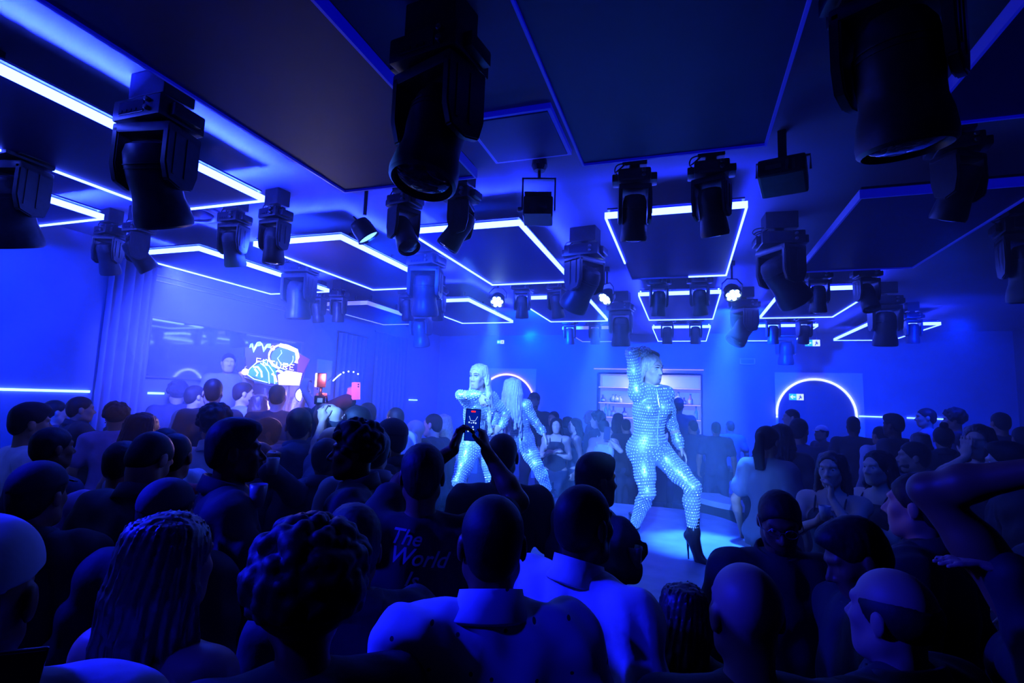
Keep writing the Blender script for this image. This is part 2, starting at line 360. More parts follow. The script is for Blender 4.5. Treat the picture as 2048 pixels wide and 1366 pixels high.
# ------------------------------------------------------------------ left wall: mirror, trims, curtains, strips
b = bmesh.new(); box(b, XL, XL+0.02, 4.16, 6.55, 2.20, 2.83)
mr = empty('wall_mirror', (0, 0, 0), 0, 'long horizontal mirror on the hazy left wall reflecting the ceiling lights', 'mirror'); obj('mirror_glass', b, M['mirror'], mr)
b = bmesh.new()
for s in ((4.13, 6.58, 2.83, 2.85), (4.13, 6.58, 2.18, 2.20), (4.13, 4.16, 2.20, 2.83), (6.55, 6.58, 2.20, 2.83)): box(b, XL, XL+0.03, s[0], s[1], s[2], s[3])
obj('mirror_frame', b, M['trim'], mr)
for z, lab in ((3.31, 'upper thin metal trim rail above the long mirror'), (3.25, 'lower thin metal trim rail above the long mirror')):
    b = bmesh.new(); box(b, XL, XL+0.02, 4.15, 6.6, z, z+0.014); setp(obj('wall_rail', b, M['trim']), lab, 'rail')
def curtain(y0, y1, z0, z1, label, x=XL+0.09, amp=0.05, folds=7):
    b = bmesh.new(); n = folds*10; q = []
    for i in range(n+1):
        t = i/n; y = y0+(y1-y0)*t; d = amp*math.sin(2*PI*folds*t+0.6*math.sin(9*t)); 
        q.append([b.verts.new((x+d+dd, y, z)) for dd, z in ((0, z0), (0, z1), (-0.012, z1), (-0.012, z0))])
    for i in range(n):
        for k in range(4): b.faces.new((q[i][k], q[i][(k+1) % 4], q[i+1][(k+1) % 4], q[i+1][k]))
    b.faces.new(q[0]); b.faces.new(q[-1])
    r = empty('curtain', (0, 0, 0), 0, label, 'curtain', 'floor-length curtains on the left wall')
    obj('curtain_cloth', b, M['curtain'], r, True)
    b = bmesh.new(); tube(b, [(x, y0-0.05, z1+0.02), (x, y1+0.05, z1+0.02)], 0.014); obj('curtain_rail', b, M['metal'], r)
curtain(3.62, 4.10, TZ, 3.38, 'pleated grey curtain hanging left of the long mirror', folds=5)
curtain(7.35, 8.15, TZ, 3.1, 'dark blue curtain hanging behind the crowd just right of the screen', folds=6)
curtain(8.45, 9.6, TZ, 3.25, 'darker wide pleated curtain at the far end of the left wall', folds=8)
for (y0, y1, lab) in ((-2.5, 3.62, 'long glowing light strip at head height on the left wall'), (4.22, 4.40, 'short glowing light strip below the long mirror'), (9.95, 10.3, 'tiny glowing light strip at the far end of the left wall')):
    b = bmesh.new(); box(b, XL, XL+0.02, y0, y1, 1.998, 2.02); setp(obj('wall_light_strip', b, M['wallstrip']), lab, 'light strip')
# pale board beyond the mirror; an arch's reflection built as glowing arc and dots
b = bmesh.new(); box(b, XL, XL+0.03, 6.95, 7.30, 2.05, 2.62, bev=0.004); setp(obj('wall_board', b, M['board']), 'narrow pale board on the left wall beyond the mirror', 'board')
ar = empty('arch_reflection', (0, 0, 0), 0, 'reflection of a lit arch built as a thin glowing arc and four dots, above raised phones', 'reflection')
a0 = atX(666, 762, XL+0.16); a1 = atX(675, 753, XL+0.16); a2 = atX(682, 748, XL+0.16)
b = bmesh.new(); tube(b, [tuple(a0), tuple(a1), tuple(a2)], 0.009); obj('arc_reflection', b, M['arch'], ar)
for px, py in ((687, 745), (697, 743), (707, 744), (716, 748)):
    p = atX(px, py, XL+0.16); b = bmesh.new(); bmesh.ops.create_icosphere(b, subdivisions=2, radius=0.014)
    for vv in b.verts: vv.co += Vector(p)
    obj('dot_reflection', b, M['arch'], ar)
p0 = atX(690, 744, XL+0.10); b = bmesh.new(); tube(b, [tuple(a0+np.array([-0.1, 0, 0])), tuple(a2+np.array([-0.1, 0, 0])), tuple(p0), tuple(atX(716, 749, XL+0.06))], 0.006); obj('reflection_bracket', b, M['plastic'], ar)

# ------------------------------------------------------------------ back wall: boards, arches, bar
def arch(cx, z0, r, m, label, legs=0.08, tr=0.014):
    root = empty('arch_light', (cx, YB, z0), 0, label, 'arch light', 'arch lights on the back wall')
    pts = [(r, -0.03, -legs)]+[(r*math.cos(a), -0.03, r*math.sin(a)) for a in np.linspace(0, PI, 33)]+[(-r, -0.03, -legs)]
    b = bmesh.new(); tube(b, pts, tr); obj('light_tube', b, M[m], root, True)
    b = bmesh.new()
    inner = [(r*0.96*math.cos(a), r*0.96*math.sin(a)) for a in np.linspace(0, PI, 33)]+[(-r*0.96, -z0+TZ), (r*0.96, -z0+TZ)]
    lo = [b.verts.new((x, -0.016, z)) for x, z in inner]; hi = [b.verts.new((x, -0.001, z)) for x, z in inner]
    b.faces.new(lo); b.faces.new(hi[::-1])
    for i in range(len(inner)): b.faces.new((lo[i], lo[(i+1) % len(inner)], hi[(i+1) % len(inner)], hi[i]))
    obj('door_leaf', b, M['wall_dark'], root)
b = bmesh.new(); box(b, 1.64, 3.12, YB-0.012, YB, TZ, 2.78); setp(obj('wall_board', b, M['board']), 'pale board behind the right-hand lit arch', 'board')
b = bmesh.new(); box(b, -4.75, -3.18, YB-0.012, YB, TZ, 2.79); setp(obj('wall_board', b, M['board']), 'lilac board behind the lit arch between the left dancers', 'board')
arch(2.325, 1.99, 0.665, 'arch', 'glowing white arch tube round the doorway under the right exit sign')
arch(-3.87, 1.99, 0.665, 'archwarm', 'warm lit arch tube behind the two left dancers')
for x0, x1, lab in ((3.03, 3.62, 'glowing light strip right beside the right-hand arch'), (3.78, 3.98, 'short glowing light strip farther right on the back wall'), (4.2, 4.34, 'tiny glowing light strip farthest right on the back wall')):
    b = bmesh.new(); box(b, x0, x1, YB-0.02, YB, 1.975, 1.997); setp(obj('wall_light_strip', b, M['wallstrip']), lab, 'light strip')
# back bar niche
nb = empty('back_bar', ((NX0+NX1)/2, YB, 0), 0, 'lit bar niche with three glass shelves in the back wall', 'bar shelf')
cxn = (NX0+NX1)/2; hw = (NX1-NX0)/2
b = bmesh.new(); box(b, -hw, hw, 0.30, 0.33, NZ0, NZ1); obj('back_panel', b, M['barback'], nb)
b = bmesh.new(); box(b, -hw-0.03, -hw, 0.0, 0.33, NZ0, NZ1); obj('side_panel', b, M['shelf'], nb)
b = bmesh.new(); box(b, hw, hw+0.03, 0.0, 0.33, NZ0, NZ1); obj('side_panel', b, M['shelf'], nb)
b = bmesh.new(); box(b, -hw, hw, 0.0, 0.33, NZ1, NZ1+0.03); obj('top_panel', b, M['shelf'], nb)
SHZ = [1.80, 2.10, 2.43]
for z in SHZ:
    b = bmesh.new(); box(b, -hw, hw, 0.02, 0.30, z-0.025, z); s = obj('shelf', b, M['shelf'], nb)
    b = bmesh.new(); box(b, -hw+0.01, hw-0.01, 0.0, 0.02, z-0.022, z-0.006); obj('shelf_light', b, M['shelf_led'], s)
b = bmesh.new(); box(b, -hw-0.1, hw+0.05, -0.02, 0.0, 2.80, 2.815); setp(obj('wall_rail', b, M['shelf_led']), 'thin pink-lit rail above the bar niche', 'rail')
bpy.data.objects[[o.name for o in bpy.data.objects if o.name.startswith('wall_rail')][-1]].location = (cxn, YB, 0)
lamp('bar_fill', 'AREA', (cxn, YB-0.25, NZ1-0.03), 60.0, (0.22, 0.22, 1.0), (cxn, YB+0.3, 1.9), 0.4)  # unseen fill added to brighten the shelves and bottles
def bottle(x, y, z, kind, h, m, label):
    root = empty('bottle', (x, y, z), 0, label, 'bottle', 'bottles on the back bar')
    b = bmesh.new()
    if kind == 'tall': pr = [(0.030, 0), (0.034, 0.01), (0.034, h*0.58), (0.014, h*0.74), (0.013, h*0.93)]
    elif kind == 'round': pr = [(0.03, 0), (0.06, h*0.12), (0.075, h*0.35), (0.06, h*0.58), (0.018, h*0.68), (0.018, h*0.88)]
    else: pr = [(0.045, 0), (0.048, 0.01), (0.048, h*0.5), (0.02, h*0.62), (0.017, h*0.9)]
    lathe(b, pr, 14); obj('bottle_glass', b, m, root, True)
    b = bmesh.new(); zt = pr[-1][1]; lathe(b, [(pr[-1][0]+0.003, zt), (pr[-1][0]+0.003, h)], 10); obj('cap', b, M['metal'], root)
    if kind != 'round':
        b = bmesh.new(); lathe(b, [(pr[1][0]+0.001, h*0.15), (pr[1][0]+0.001, h*0.42)], 14, cap=False); obj('bottle_label', b, M['white'], root, True)
for px, sh, kind, h, mm, lab in (
    (1212, 0, 'tall', 0.27, 'clear', 'clear bottle at the left end of the lowest bar shelf'), (1219, 0, 'tall', 0.25, 'clear', 'clear bottle second from the left on the lowest bar shelf'),
    (1227, 0, 'stout', 0.22, 'amber', 'amber bottle on the lowest bar shelf left of the long-haired guest'), (1249, 0, 'stout', 0.2, 'darkglass', 'dark squat bottle on the lowest bar shelf behind the front dancer'),
    (1392, 0, 'tall', 0.27, 'clear', 'clear bottle at the right end of the lowest bar shelf'), (1206, 1, 'stout', 0.16, 'darkglass', 'small dark bottle at the left end of the middle bar shelf'),
    (1226, 1, 'round', 0.17, 'clear', 'round flask-like clear bottle on the middle bar shelf'), (1232, 1, 'round', 0.17, 'clear', 'second round clear bottle close beside the first round one'),
    (1240, 1, 'stout', 0.15, 'clear', 'square-shouldered clear bottle on the middle shelf left of the front dancer'), (1344, 1, 'stout', 0.22, 'amber', 'amber bottle on the middle bar shelf just right of the front dancer'),
    (1357, 1, 'round', 0.26, 'clear', 'large clear jug-like bottle above the barman in the cap'), (1368, 1, 'stout', 0.15, 'darkglass', 'short dark bottle on the middle shelf beside the barman'), (1381, 1, 'stout', 0.22, 'amber', 'amber bottle near the right end of the middle bar shelf')):
    p = atY(px, 800, YB+0.16); bottle(p[0], YB+0.15, SHZ[sh], kind, h, M[mm], lab)
# bar counter
bc = empty('bar_counter', (cxn, 9.9, TZ), 0, 'dark bar counter in front of the lit bottle niche', 'bar counter')
b = bmesh.new(); box(b, -1.3, 1.3, -0.2, 0.2, 0, 1.02); obj('counter_front', b, M['stage_side'], bc)
b = bmesh.new(); box(b, -1.35, 1.35, -0.26, 0.24, 1.02, 1.07, bev=0.008); obj('counter_top', b, M['plastic_g'], bc)

# ------------------------------------------------------------------ exit signs
def exit_sign(px, py, Y, label, w=0.17, facing=1, hang=False):
    p = atY(px, py, Y); root = empty('exit_sign', tuple(p), 0, label, 'exit sign')
    h = w*0.5
    b = bmesh.new(); box(b, -w/2, w/2, 0, 0.03, -h/2, h/2, bev=0.003); obj('sign_box', b, M['white'], root)
    b = bmesh.new(); box(b, -w/2+0.004, 0.0, -0.003, 0, -h/2+0.004, h/2-0.004); obj('green_field', b, mat('exit_green', (0, .5, .3), emit=(0.03, 0.55, 0.45), estr=1.1), root)
    b = bmesh.new(); box(b, 0.0, w/2-0.004, -0.003, 0, -h/2+0.004, h/2-0.004); obj('white_field', b, mat('exit_white', (.8, .8, .8), emit=(0.8, 0.9, 1.0), estr=1.1), root)
    b = bmesh.new()
    def poly(pts, y=-0.006):
        vs = [b.verts.new((x*w, y, z*w)) for x, z in pts]; vb = [b.verts.new((x*w, y+0.003, z*w)) for x, z in pts]
        b.faces.new(vs); b.faces.new(vb[::-1])
        for i in range(len(pts)): b.faces.new((vs[i], vs[(i+1) % len(pts)], vb[(i+1) % len(pts)], vb[i]))
    poly([(-0.44, 0), (-0.27, 0.15), (-0.22, 0.15), (-0.33, 0.035), (-0.08, 0.035), (-0.08, -0.035), (-0.33, -0.035), (-0.22, -0.15), (-0.27, -0.15)])
    obj('arrow', b, mat('exit_arrow', (.8, .8, .8), emit=(1, 1, 1), estr=1.3), root)
    b = bmesh.new()
    poly([(0.22, 0.12), (0.26, 0.16), (0.30, 0.12), (0.26, 0.08)]); poly([(0.16, 0.07), (0.29, 0.07), (0.31, -0.02), (0.24, -0.03)])
    poly([(0.24, -0.02), (0.31, -0.02), (0.37, -0.10), (0.32, -0.12)]); poly([(0.22, -0.02), (0.27, -0.04), (0.18, -0.18), (0.13, -0.16)]); poly([(0.30, 0.06), (0.39, 0.0), (0.37, -0.03), (0.29, 0.02)])
    obj('running_figure', b, mat('exit_dark', (0.0, 0.1, 0.08)), root)
    if hang:
        b = bmesh.new(); tube(b, [(-w*0.3, 0.015, h/2), (-w*0.3, 0.015, ZC-p[2])], 0.004, 6); tube(b, [(w*0.3, 0.015, h/2), (w*0.3, 0.015, ZC-p[2])], 0.004, 6); obj('hanger', b, M['metal'], root)
exit_sign(1593, 794, YB-0.05, 'green and white exit sign with a left arrow inside the right-hand arch', 0.25)
exit_sign(1625, 686, 10.4, 'second exit sign hanging below the far ceiling panels', 0.24, hang=True)
exit_sign(1001, 684, 10.8, 'exit sign hanging far back above the left dancer', 0.17, hang=True)
# ------------------------------------------------------------------ lighting fixtures under the ceiling
def RZ(a): return Matrix.Rotation(a, 4, 'Z')
def RX(a): return Matrix.Rotation(a, 4, 'X')
def T(x, y, z): return Matrix.Translation((x, y, z))
MOVER_MESH = {}
def mover_meshes(big):
    if big in MOVER_MESH: return MOVER_MESH[big]
    s = 1.0; out = {}
    def fin(nm, bm, m, smooth=False, ang=0.6):
        me = bpy.data.meshes.new(nm); bmesh.ops.recalc_face_normals(bm, faces=bm.faces[:]); bm.to_mesh(me); bm.free(); me.materials.append(m)
        if smooth: me.shade_smooth(); me.set_sharp_from_angle(angle=ang)
        out[nm] = me
    # all sizes are for the large fixture (0.75 m tall); the small one is built to its own proportions
    if big: W, D, bh, H = 0.30, 0.24, 0.10, 0.74
    else:   W, D, bh, H = 0.185, 0.165, 0.075, 0.54
    mt = 0.13 if big else 0.12      # height of the ceiling mount the base hangs from
    # clamp
    b = bmesh.new(); box(b, -W*0.38, W*0.38, -D*0.34, D*0.34, -mt, 0.0, bev=0.006); box(b, -0.03, 0.03, -0.012, 0.012, -mt-0.05, -mt); box(b, -W*0.42, W*0.42, -0.018, 0.018, -mt-0.032, -mt-0.015, bev=0.003); fin('ceiling_mount', b, M['plastic'])
    zb = -mt-0.03
    b = bmesh.new(); box(b, -W*0.5, W*0.5, -D*0.5, D*0.5, zb-bh, zb, bev=0.012)
    for sx in (-1, 1):
        box(b, sx*W*0.5-0.01 if sx > 0 else -W*0.5-0.035, W*0.5+0.035 if sx > 0 else -W*0.5+0.01, -D*0.3, D*0.3, zb-bh*0.85, zb-bh*0.25, bev=0.008)
    fin('base', b, M['plastic'], True)
    b = bmesh.new(); box(b, -W*0.34, W*0.18, -D*0.5-0.004, -D*0.5+0.004, zb-bh*0.8, zb-bh*0.2, bev=0.0015)
    for k in range(4): box(b, -W*0.30+k*W*0.1, -W*0.25+k*W*0.1, -D*0.5-0.008, -D*0.5, zb-bh*0.72, zb-bh*0.6)
    fin('display_panel', b, M['display'])
    b = bmesh.new()
    for k in range(2): lathe(b, [(0.012, 0), (0.012, 0.018), (0.008, 0.022)], 12, T(W*0.28+k*0.0, -D*0.5, zb-bh*(0.3+0.4*k)) @ RX(PI/2))
    fin('connector', b, M['metal'])
    b = bmesh.new()
    pts = [(-W*0.45, 0.02, zb-0.01), (-W*0.62, 0.03, zb+0.03), (-W*0.55, 0.0, zb+0.055), (-W*0.3, -0.03, zb+0.05), (-W*0.36, -0.06, zb+0.02), (-W*0.6, -0.02, zb+0.0), (-W*0.5, 0.05, zb+0.045), (-W*0.2, 0.05, zb+0.06)]
    P = []
    for i in range(len(pts)-1):
        for t in np.linspace(0, 1, 5)[:-1]:
            p0 = Vector(pts[max(i-1, 0)]); p1 = Vector(pts[i]); p2 = Vector(pts[i+1]); p3 = Vector(pts[min(i+2, len(pts)-1)])
            P.append(0.5*((2*p1)+(-p0+p2)*t+(2*p0-5*p1+4*p2-p3)*t*t+(-p0+3*p1-3*p2+p3)*t*t*t))
    tube(b, P, 0.0045, 6); fin('cable', b, M['rubber'], True, 3)
    # yoke: pan ring, bridge, two arms (origin at pan axis, below the base)
    zy = zb-bh; aw = W*0.11; yd = D*0.42
    zt = zy-0.012-(0.215 if big else 0.150)     # tilt axis
    b = bmesh.new(); lathe(b, [(D*0.28, zy+0.002), (D*0.30, zy-0.014)], 24)
    box(b, -W*0.5, W*0.5, -yd, yd, zy-0.06 if big else zy-0.045, zy-0.012, bev=0.010)
    # bridge taper plates in front and behind (the arch above the head)
    fin('yoke_bridge', b, M['plastic'], True)
    for sx, nm in ((-1, 'yoke_arm_l'), (1, 'yoke_arm_r')):
        b = bmesh.new(); x0 = sx*W*0.5
        prof = [(-yd, zy-0.03), (yd, zy-0.03), (yd*1.0, zt+0.02), (yd*0.75, zt-0.055), (0, zt-0.075), (-yd*0.75, zt-0.055), (-yd*1.0, zt+0.02)]
        vs0 = [b.verts.new((x0, y, z)) for y, z in prof]; vs1 = [b.verts.new((x0-sx*aw, y, z)) for y, z in prof]
        b.faces.new(vs0); b.faces.new(vs1[::-1])
        for i in range(len(prof)): b.faces.new((vs0[i], vs0[(i+1) % len(prof)], vs1[(i+1) % len(prof)], vs1[i]))
        bmesh.ops.bevel(b, geom=b.edges[:], offset=0.006, segments=2, affect='EDGES')
        for k in range(2): box(b, x0-(0.002 if sx > 0 else 0.0)+(-0.0), x0+(0.004 if sx > 0 else 0.002), -yd*0.6+k*yd*0.7, -yd*0.6+k*yd*0.7+0.012, zt-0.02, zy-0.05)
        fin(nm, b, M['plastic'], True)
    # head: origin at the tilt axis, pointing to -z
    R = (W*0.5-aw)*0.97
    b = bmesh.new()
    if big: pr = [(R*0.45, 0.150), (R*0.72, 0.140), (R*0.90, 0.105), (R*0.98, 0.05), (R*0.99, -0.02), (R*0.95, -0.07), (R*0.96, -0.11), (R*1.06, -0.155), (R*1.12, -0.21), (R*1.10, -0.235), (R*1.0, -0.245), (R*0.95, -0.225)]
    else: pr = [(R*0.5, 0.10), (R*0.80, 0.092), (R*0.97, 0.06), (R*1.0, 0.0), (R*0.98, -0.06), (R*1.05, -0.10), (R*1.12, -0.150), (R*1.05, -0.165), (R*0.95, -0.150)]
    lathe(b, pr, 32, cap=False); top = pr[0]; lathe(b, [(0.001, top[1]+0.004), (top[0], top[1])], 32, cap=False)
    for k in range(2):   # cooling ribs round the back of the head
        z = 0.03+k*0.02 if big else 0.01+k*0.014
        lathe(b, [(R*0.96, z-0.002), (R*1.01, z-0.001), (R*1.01, z+0.003), (R*0.95, z+0.005)], 32, cap=False)
    fin('head', b, M['plastic'], True)
    b = bmesh.new(); zl = pr[-1][1]
    lathe(b, [(pr[-1][0]*1.0, zl), (pr[-1][0]*0.8, zl-0.010), (pr[-1][0]*0.45, zl-0.018), (0.001, zl-0.020)], 32, cap=False); fin('lens', b, M['lens'], True)
    out['zt'] = zt; out['rod'] = R
    MOVER_MESH[big] = out
    return out
def mover(x, y, big, pan, tilt, label, z=ZC):
    me = mover_meshes(big)
    root = empty('moving_head_light', (x, y, z), 0, label, 'moving head light', 'large moving head lights' if big else 'small moving head lights')
    def add(nm, par=root, name=None, mtx=None):
        o = bpy.data.objects.new(name or nm, me[nm]); COL.objects.link(o); o.parent = par
        if mtx is not None: o.matrix_local = mtx
        return o
    R0 = RZ(math.radians(random.choice((-8, 0, 5)))); P = RZ(math.radians(pan))
    add('ceiling_mount', mtx=R0); bs = add('base', mtx=R0); add('display_panel', bs); add('connector', bs); add('cable', bs)
    add('yoke_bridge', name='yoke', mtx=P); add('yoke_arm_l', name='yoke_arm', mtx=P); add('yoke_arm_r', name='yoke_arm', mtx=P)
    hd = add('head', mtx=P @ T(0, 0, me['zt']) @ RX(math.radians(tilt))); add('lens', hd)
    return root
# large ones hang between the panel columns
BIGS = [(-2.40, 1.72, 10, 25, 'large moving head light in front of the brightest near-left panel rim'), (-0.89, 1.68, -18, -14, 'large dark moving head light hanging nearest, left of the big unlit panel'),
        (-3.62, 1.80, 15, 20, 'large moving head light cut off by the left picture edge'), (-3.80, 4.35, 5, 6, 'large hazy moving head light hanging above the screen'),
        (-2.34, 4.35, 12, 12, 'large hazy moving head light between the left and middle lit panels'), (-0.82, 4.35, 55, 38, 'large moving head light tilted to the right above the middle dancer'),
        (0.69, 4.35, -55, 38, 'large moving head light tilted left, right of the panel over the front dancer'), (-0.82, 7.0, 0, 5, 'large faint moving head light above the front dancer\'s raised elbow'),
        (0.69, 7.0, -60, -35, 'large hazy moving head light slanting right beside the far small panels'), (0.60, 1.72, -30, 10, 'large barely visible moving head light at the dark upper right'),
        (2.20, 4.35, -10, 10, 'large dark moving head light at the right picture edge'), (2.18, 7.0, 0, 10, 'large dark moving head light far right before the lit panel strips'),
        (-3.80, 7.0, 0, 15, 'large faint moving head light deep in the haze above the far curtains'), (1.62, 9.9, 0, 8, 'large pale moving head light hazy at the far right')]
for i, (x, y, pan, tilt, lab) in enumerate(BIGS): mover(x, y, True, pan, tilt, lab)
SMALLS = [(-4.62, 3.0, 20, 25, 'small faint moving head light, left one of the hazy pair near the curtain'), (-4.28, 3.0, -25, 40, 'small faint moving head light, right one of the hazy pair near the curtain'),
          (-3.27, 3.0, 8, 20, 'small moving head light left of the twin one by the second lit panel'), (-2.88, 3.0, 0, 5, 'small moving head light with a clear round top left of the second lit panel'),
          (-1.80, 3.0, 60, -35, 'small moving head light tilted right at the corner of the middle lit panel'), (-1.38, 3.0, -80, -32, 'small moving head light tilted below the near edge of the middle lit panel'),
          (-0.28, 3.0, 10, 15, 'small dark moving head light, left of the pair before the panel over the front dancer'), (0.14, 3.0, -20, 20, 'small dark moving head light, right of the pair before the panel over the front dancer'),
          (1.27, 3.0, 30, 25, 'small dark moving head light against the unlit panel at right'), (-1.79, 5.67, 5, 10, 'small moving head light beside the left led par'),
          (-1.38, 5.67, -15, 18, 'small moving head light before the panel right of the left led par'), (-0.27, 5.67, 10, 12, 'small moving head light, left of the third-row pair over the front dancer'),
          (0.14, 5.67, -10, 15, 'small moving head light, right of the third-row pair over the front dancer'), (1.22, 5.67, 0, 5, 'small blue-dark moving head light left on the rim of the right lit panel'),
          (1.63, 5.67, 15, -22, 'small blue-dark moving head light right on the rim of the right lit panel'), (-3.28, 5.67, 0, 12, 'small faint moving head light behind the large one left of the middle'),
          (-2.87, 5.67, 10, 20, 'small faint moving head light right behind the large central one'), (-4.62, 5.67, 0, 14, 'small lilac moving head light, left one below the faint panel rim'),
          (-4.30, 5.67, 10, 8, 'small lilac moving head light, right one below the faint panel rim'), (-0.27, 8.3, 0, 5, 'tiny far moving head light left in front of the farthest lit panel'),
          (0.14, 8.3, 0, 8, 'tiny far moving head light right in front of the farthest lit panel'), (1.20, 8.3, 0, 14, 'small far moving head light left of the pair by the right exit sign'),
          (1.60, 8.3, 15, 18, 'small far moving head light right of the pair by the right exit sign'), (-1.79, 8.3, 0, 10, 'tiny far moving head light left above the middle dancer'),
          (-1.38, 8.3, 0, 10, 'tiny far moving head light between the beams above the bar niche'), (2.9, 8.3, 0, 10, 'tiny far dark moving head light at the rightmost lit panel')]
for x, y, pan, tilt, lab in SMALLS: mover(x, y, False, pan, tilt, lab)

def led_par(x, y, dir_, label, z=3.22):
    root = empty('led_par_light', (x, y, ZC), 0, label, 'led par light', 'lit led par lights')
    d = Vector(dir_).normalized(); q = d.to_track_quat('-Z', 'Y').to_matrix().to_4x4(); c = Vector((0, 0, z-ZC))
    Mx = T(*c) @ q
    b = bmesh.new(); box(b, -0.03, 0.03, -0.03, 0.03, -0.05, 0, bev=0.004); tube(b, [(0, 0, -0.04), (0, 0, c.z+0.15)], 0.012, 8); obj('clamp', b, M['plastic'], root)
    b = bmesh.new(); R = 0.085
    arcp = [(-R-0.018, 0, 0.02), (-R-0.018, 0, 0.09), (-0.05, 0, 0.145), (0.05, 0, 0.145), (R+0.018, 0, 0.09), (R+0.018, 0, 0.02)]
    qy = RZ(math.atan2(d.x, -d.y)) if abs(d.x)+abs(d.y) > 0.01 else Matrix()
    tube(b, [(T(*c) @ qy) @ Vector(p) for p in arcp], 0.008, 6); obj('bracket', b, M['metal'], root)
    b = bmesh.new(); lathe(b, [(0.03, 0.085), (0.06, 0.08), (0.082, 0.045), (R, 0.0), (R+0.003, -0.045), (R-0.004, -0.05), (R-0.006, -0.03)], 28, Mx, cap=False); lathe(b, [(0.001, 0.087), (0.03, 0.085)], 28, Mx, cap=False)
    hd = obj('housing', b, M['plastic'], root, True)
    b = bmesh.new(); lathe(b, [(R-0.006, -0.030), (0.001, -0.031)], 28, Mx, cap=False); obj('face_plate', b, M['panel'], hd)
    for k in range(7):
        a = 2*PI*k/6; o = (0, 0) if k == 6 else (0.05*math.cos(a), 0.05*math.sin(a))
        b = bmesh.new(); lathe(b, [(0.021, -0.034), (0.022, -0.042), (0.015, -0.050), (0.001, -0.053)], 14, Mx @ T(o[0], o[1], 0), cap=False); obj('led_lens', b, M['led'], hd, True)
    return root
led_par(-2.09, 5.67, (0.10, -0.75, -0.65), 'lit led par with seven white dots, leftmost of the three')
led_par(-0.82, 5.67, (-0.45, -0.55, -0.7), 'lit led par half hidden behind the tilted large light, middle of the three')
led_par(0.45, 5.67, (0.20, -0.62, -0.75), 'lit led par right of the trapezoid panel, rightmost of the three')
# par can with a lit lens
root = empty('par_can', (-2.11, 3.0, ZC), 0, 'black par can with a lit slanted lens between two left panels', 'par can')
Mx = T(0, 0, -0.36) @ Vector((0.50, 0.30, -0.80)).normalized().to_track_quat('-Z', 'Y').to_matrix().to_4x4()
b = bmesh.new(); box(b, -0.03, 0.03, -0.02, 0.02, -0.05, 0); tube(b, [(0, 0, -0.03), (0, 0, -0.25)], 0.013); obj('clamp', b, M['plastic'], root)
b = bmesh.new(); lathe(b, [(0.045, 0.075), (0.062, 0.068), (0.072, 0.03), (0.076, -0.055), (0.082, -0.062), (0.078, -0.066), (0.07, -0.05)], 26, Mx, cap=False); lathe(b, [(0.001, 0.078), (0.045, 0.075)], 26, Mx, cap=False); obj('housing', b, M['plastic'], root, True)
b = bmesh.new(); lathe(b, [(0.072, -0.052), (0.04, -0.060), (0.001, -0.062)], 26, Mx, cap=False); obj('lens', b, M['can_lens'], root, True)
b = bmesh.new(); tube(b, [Mx @ Vector(p) for p in [(-0.07, 0.0, 0.02), (-0.10, 0, 0.06), (-0.09, 0, 0.11), (-0.05, 0, 0.13), (-0.02, 0, 0.10), (-0.02, 0.0, 0.07)]], 0.007, 8); obj('handle', b, M['plastic'], root, True)
# box fresnel with bracket
root = empty('fresnel_spotlight', (-0.86, 3.0, ZC), RZ(0.25).to_euler().z, 'boxy stage spotlight in a square bracket right of the middle lit panel', 'spotlight')
b = bmesh.new(); lathe(b, [(0.035, -0.07), (0.05, -0.04), (0.045, 0.0)], 16); tube(b, [(0, 0, -0.05), (0, 0, -0.12)], 0.01); obj('clamp', b, M['plastic'], root)
b = bmesh.new()
for s in ((-0.105, -0.095, -0.015, 0.015, -0.33, -0.12), (0.095, 0.105, -0.015, 0.015, -0.33, -0.12), (-0.105, 0.105, -0.015, 0.015, -0.13, -0.12)): box(b, *s)
lathe(b, [(0.016, 0.0), (0.016, 0.02), (0.01, 0.025)], 10, T(-0.105, 0, -0.32) @ Matrix.Rotation(-PI/2, 4, 'Y')); obj('bracket', b, M['metal'], root)
b = bmesh.new(); box(b, -0.09, 0.09, -0.10, 0.08, -0.40, -0.27, bev=0.012)
for k in range(4): box(b, -0.08, 0.08, 0.078, 0.086, -0.38+k*0.028, -0.37+k*0.028)
hs = obj('housing', b, M['plastic'], root)
for z in (-0.275, -0.405):
    b = bmesh.new(); box(b, -0.08, 0.08, -0.16, -0.10, z, z+0.005); obj('barn_door', b, M['plastic'], root)
b = bmesh.new(); lathe(b, [(0.055, 0), (0.03, 0.01), (0.001, 0.014)], 24, T(0, -0.10, -0.335) @ RX(PI/2), cap=False); obj('lens', b, M['lens'], hs, True)
# flat strobe box with a label
root = empty('strobe_light', (0.50, 3.0, ZC), -0.25, 'flat dark strobe box with a small bright label, right of the front trapezoid panel', 'strobe light')
b = bmesh.new(); box(b, -0.02, 0.02, -0.02, 0.02, -0.17, 0); obj('clamp', b, M['plastic'], root)
Mx = T(0, 0, -0.25) @ RX(-0.3)
b = bmesh.new(); box(b, -0.115, 0.115, -0.10, 0.10, -0.06, 0.05, Mx, bev=0.015); obj('housing', b, M['plastic'], root)
b = bmesh.new(); box(b, -0.075, 0.0, -0.106, -0.1, -0.03, 0.0, Mx); obj('type_label', b, M['plastic_g'], root)
b = bmesh.new()
for k in range(2): box(b, 0.02+k*0.03, 0.035+k*0.03, -0.106, -0.1, -0.045, 0.02, Mx)
obj('vent_slot', b, M['plastic_g'], root)
b = bmesh.new(); tube(b, [(-0.13, 0, -0.24), (-0.13, 0, -0.16), (0.13, 0, -0.16), (0.13, 0, -0.24)], 0.007, 6); obj('bracket', b, M['metal'], root)
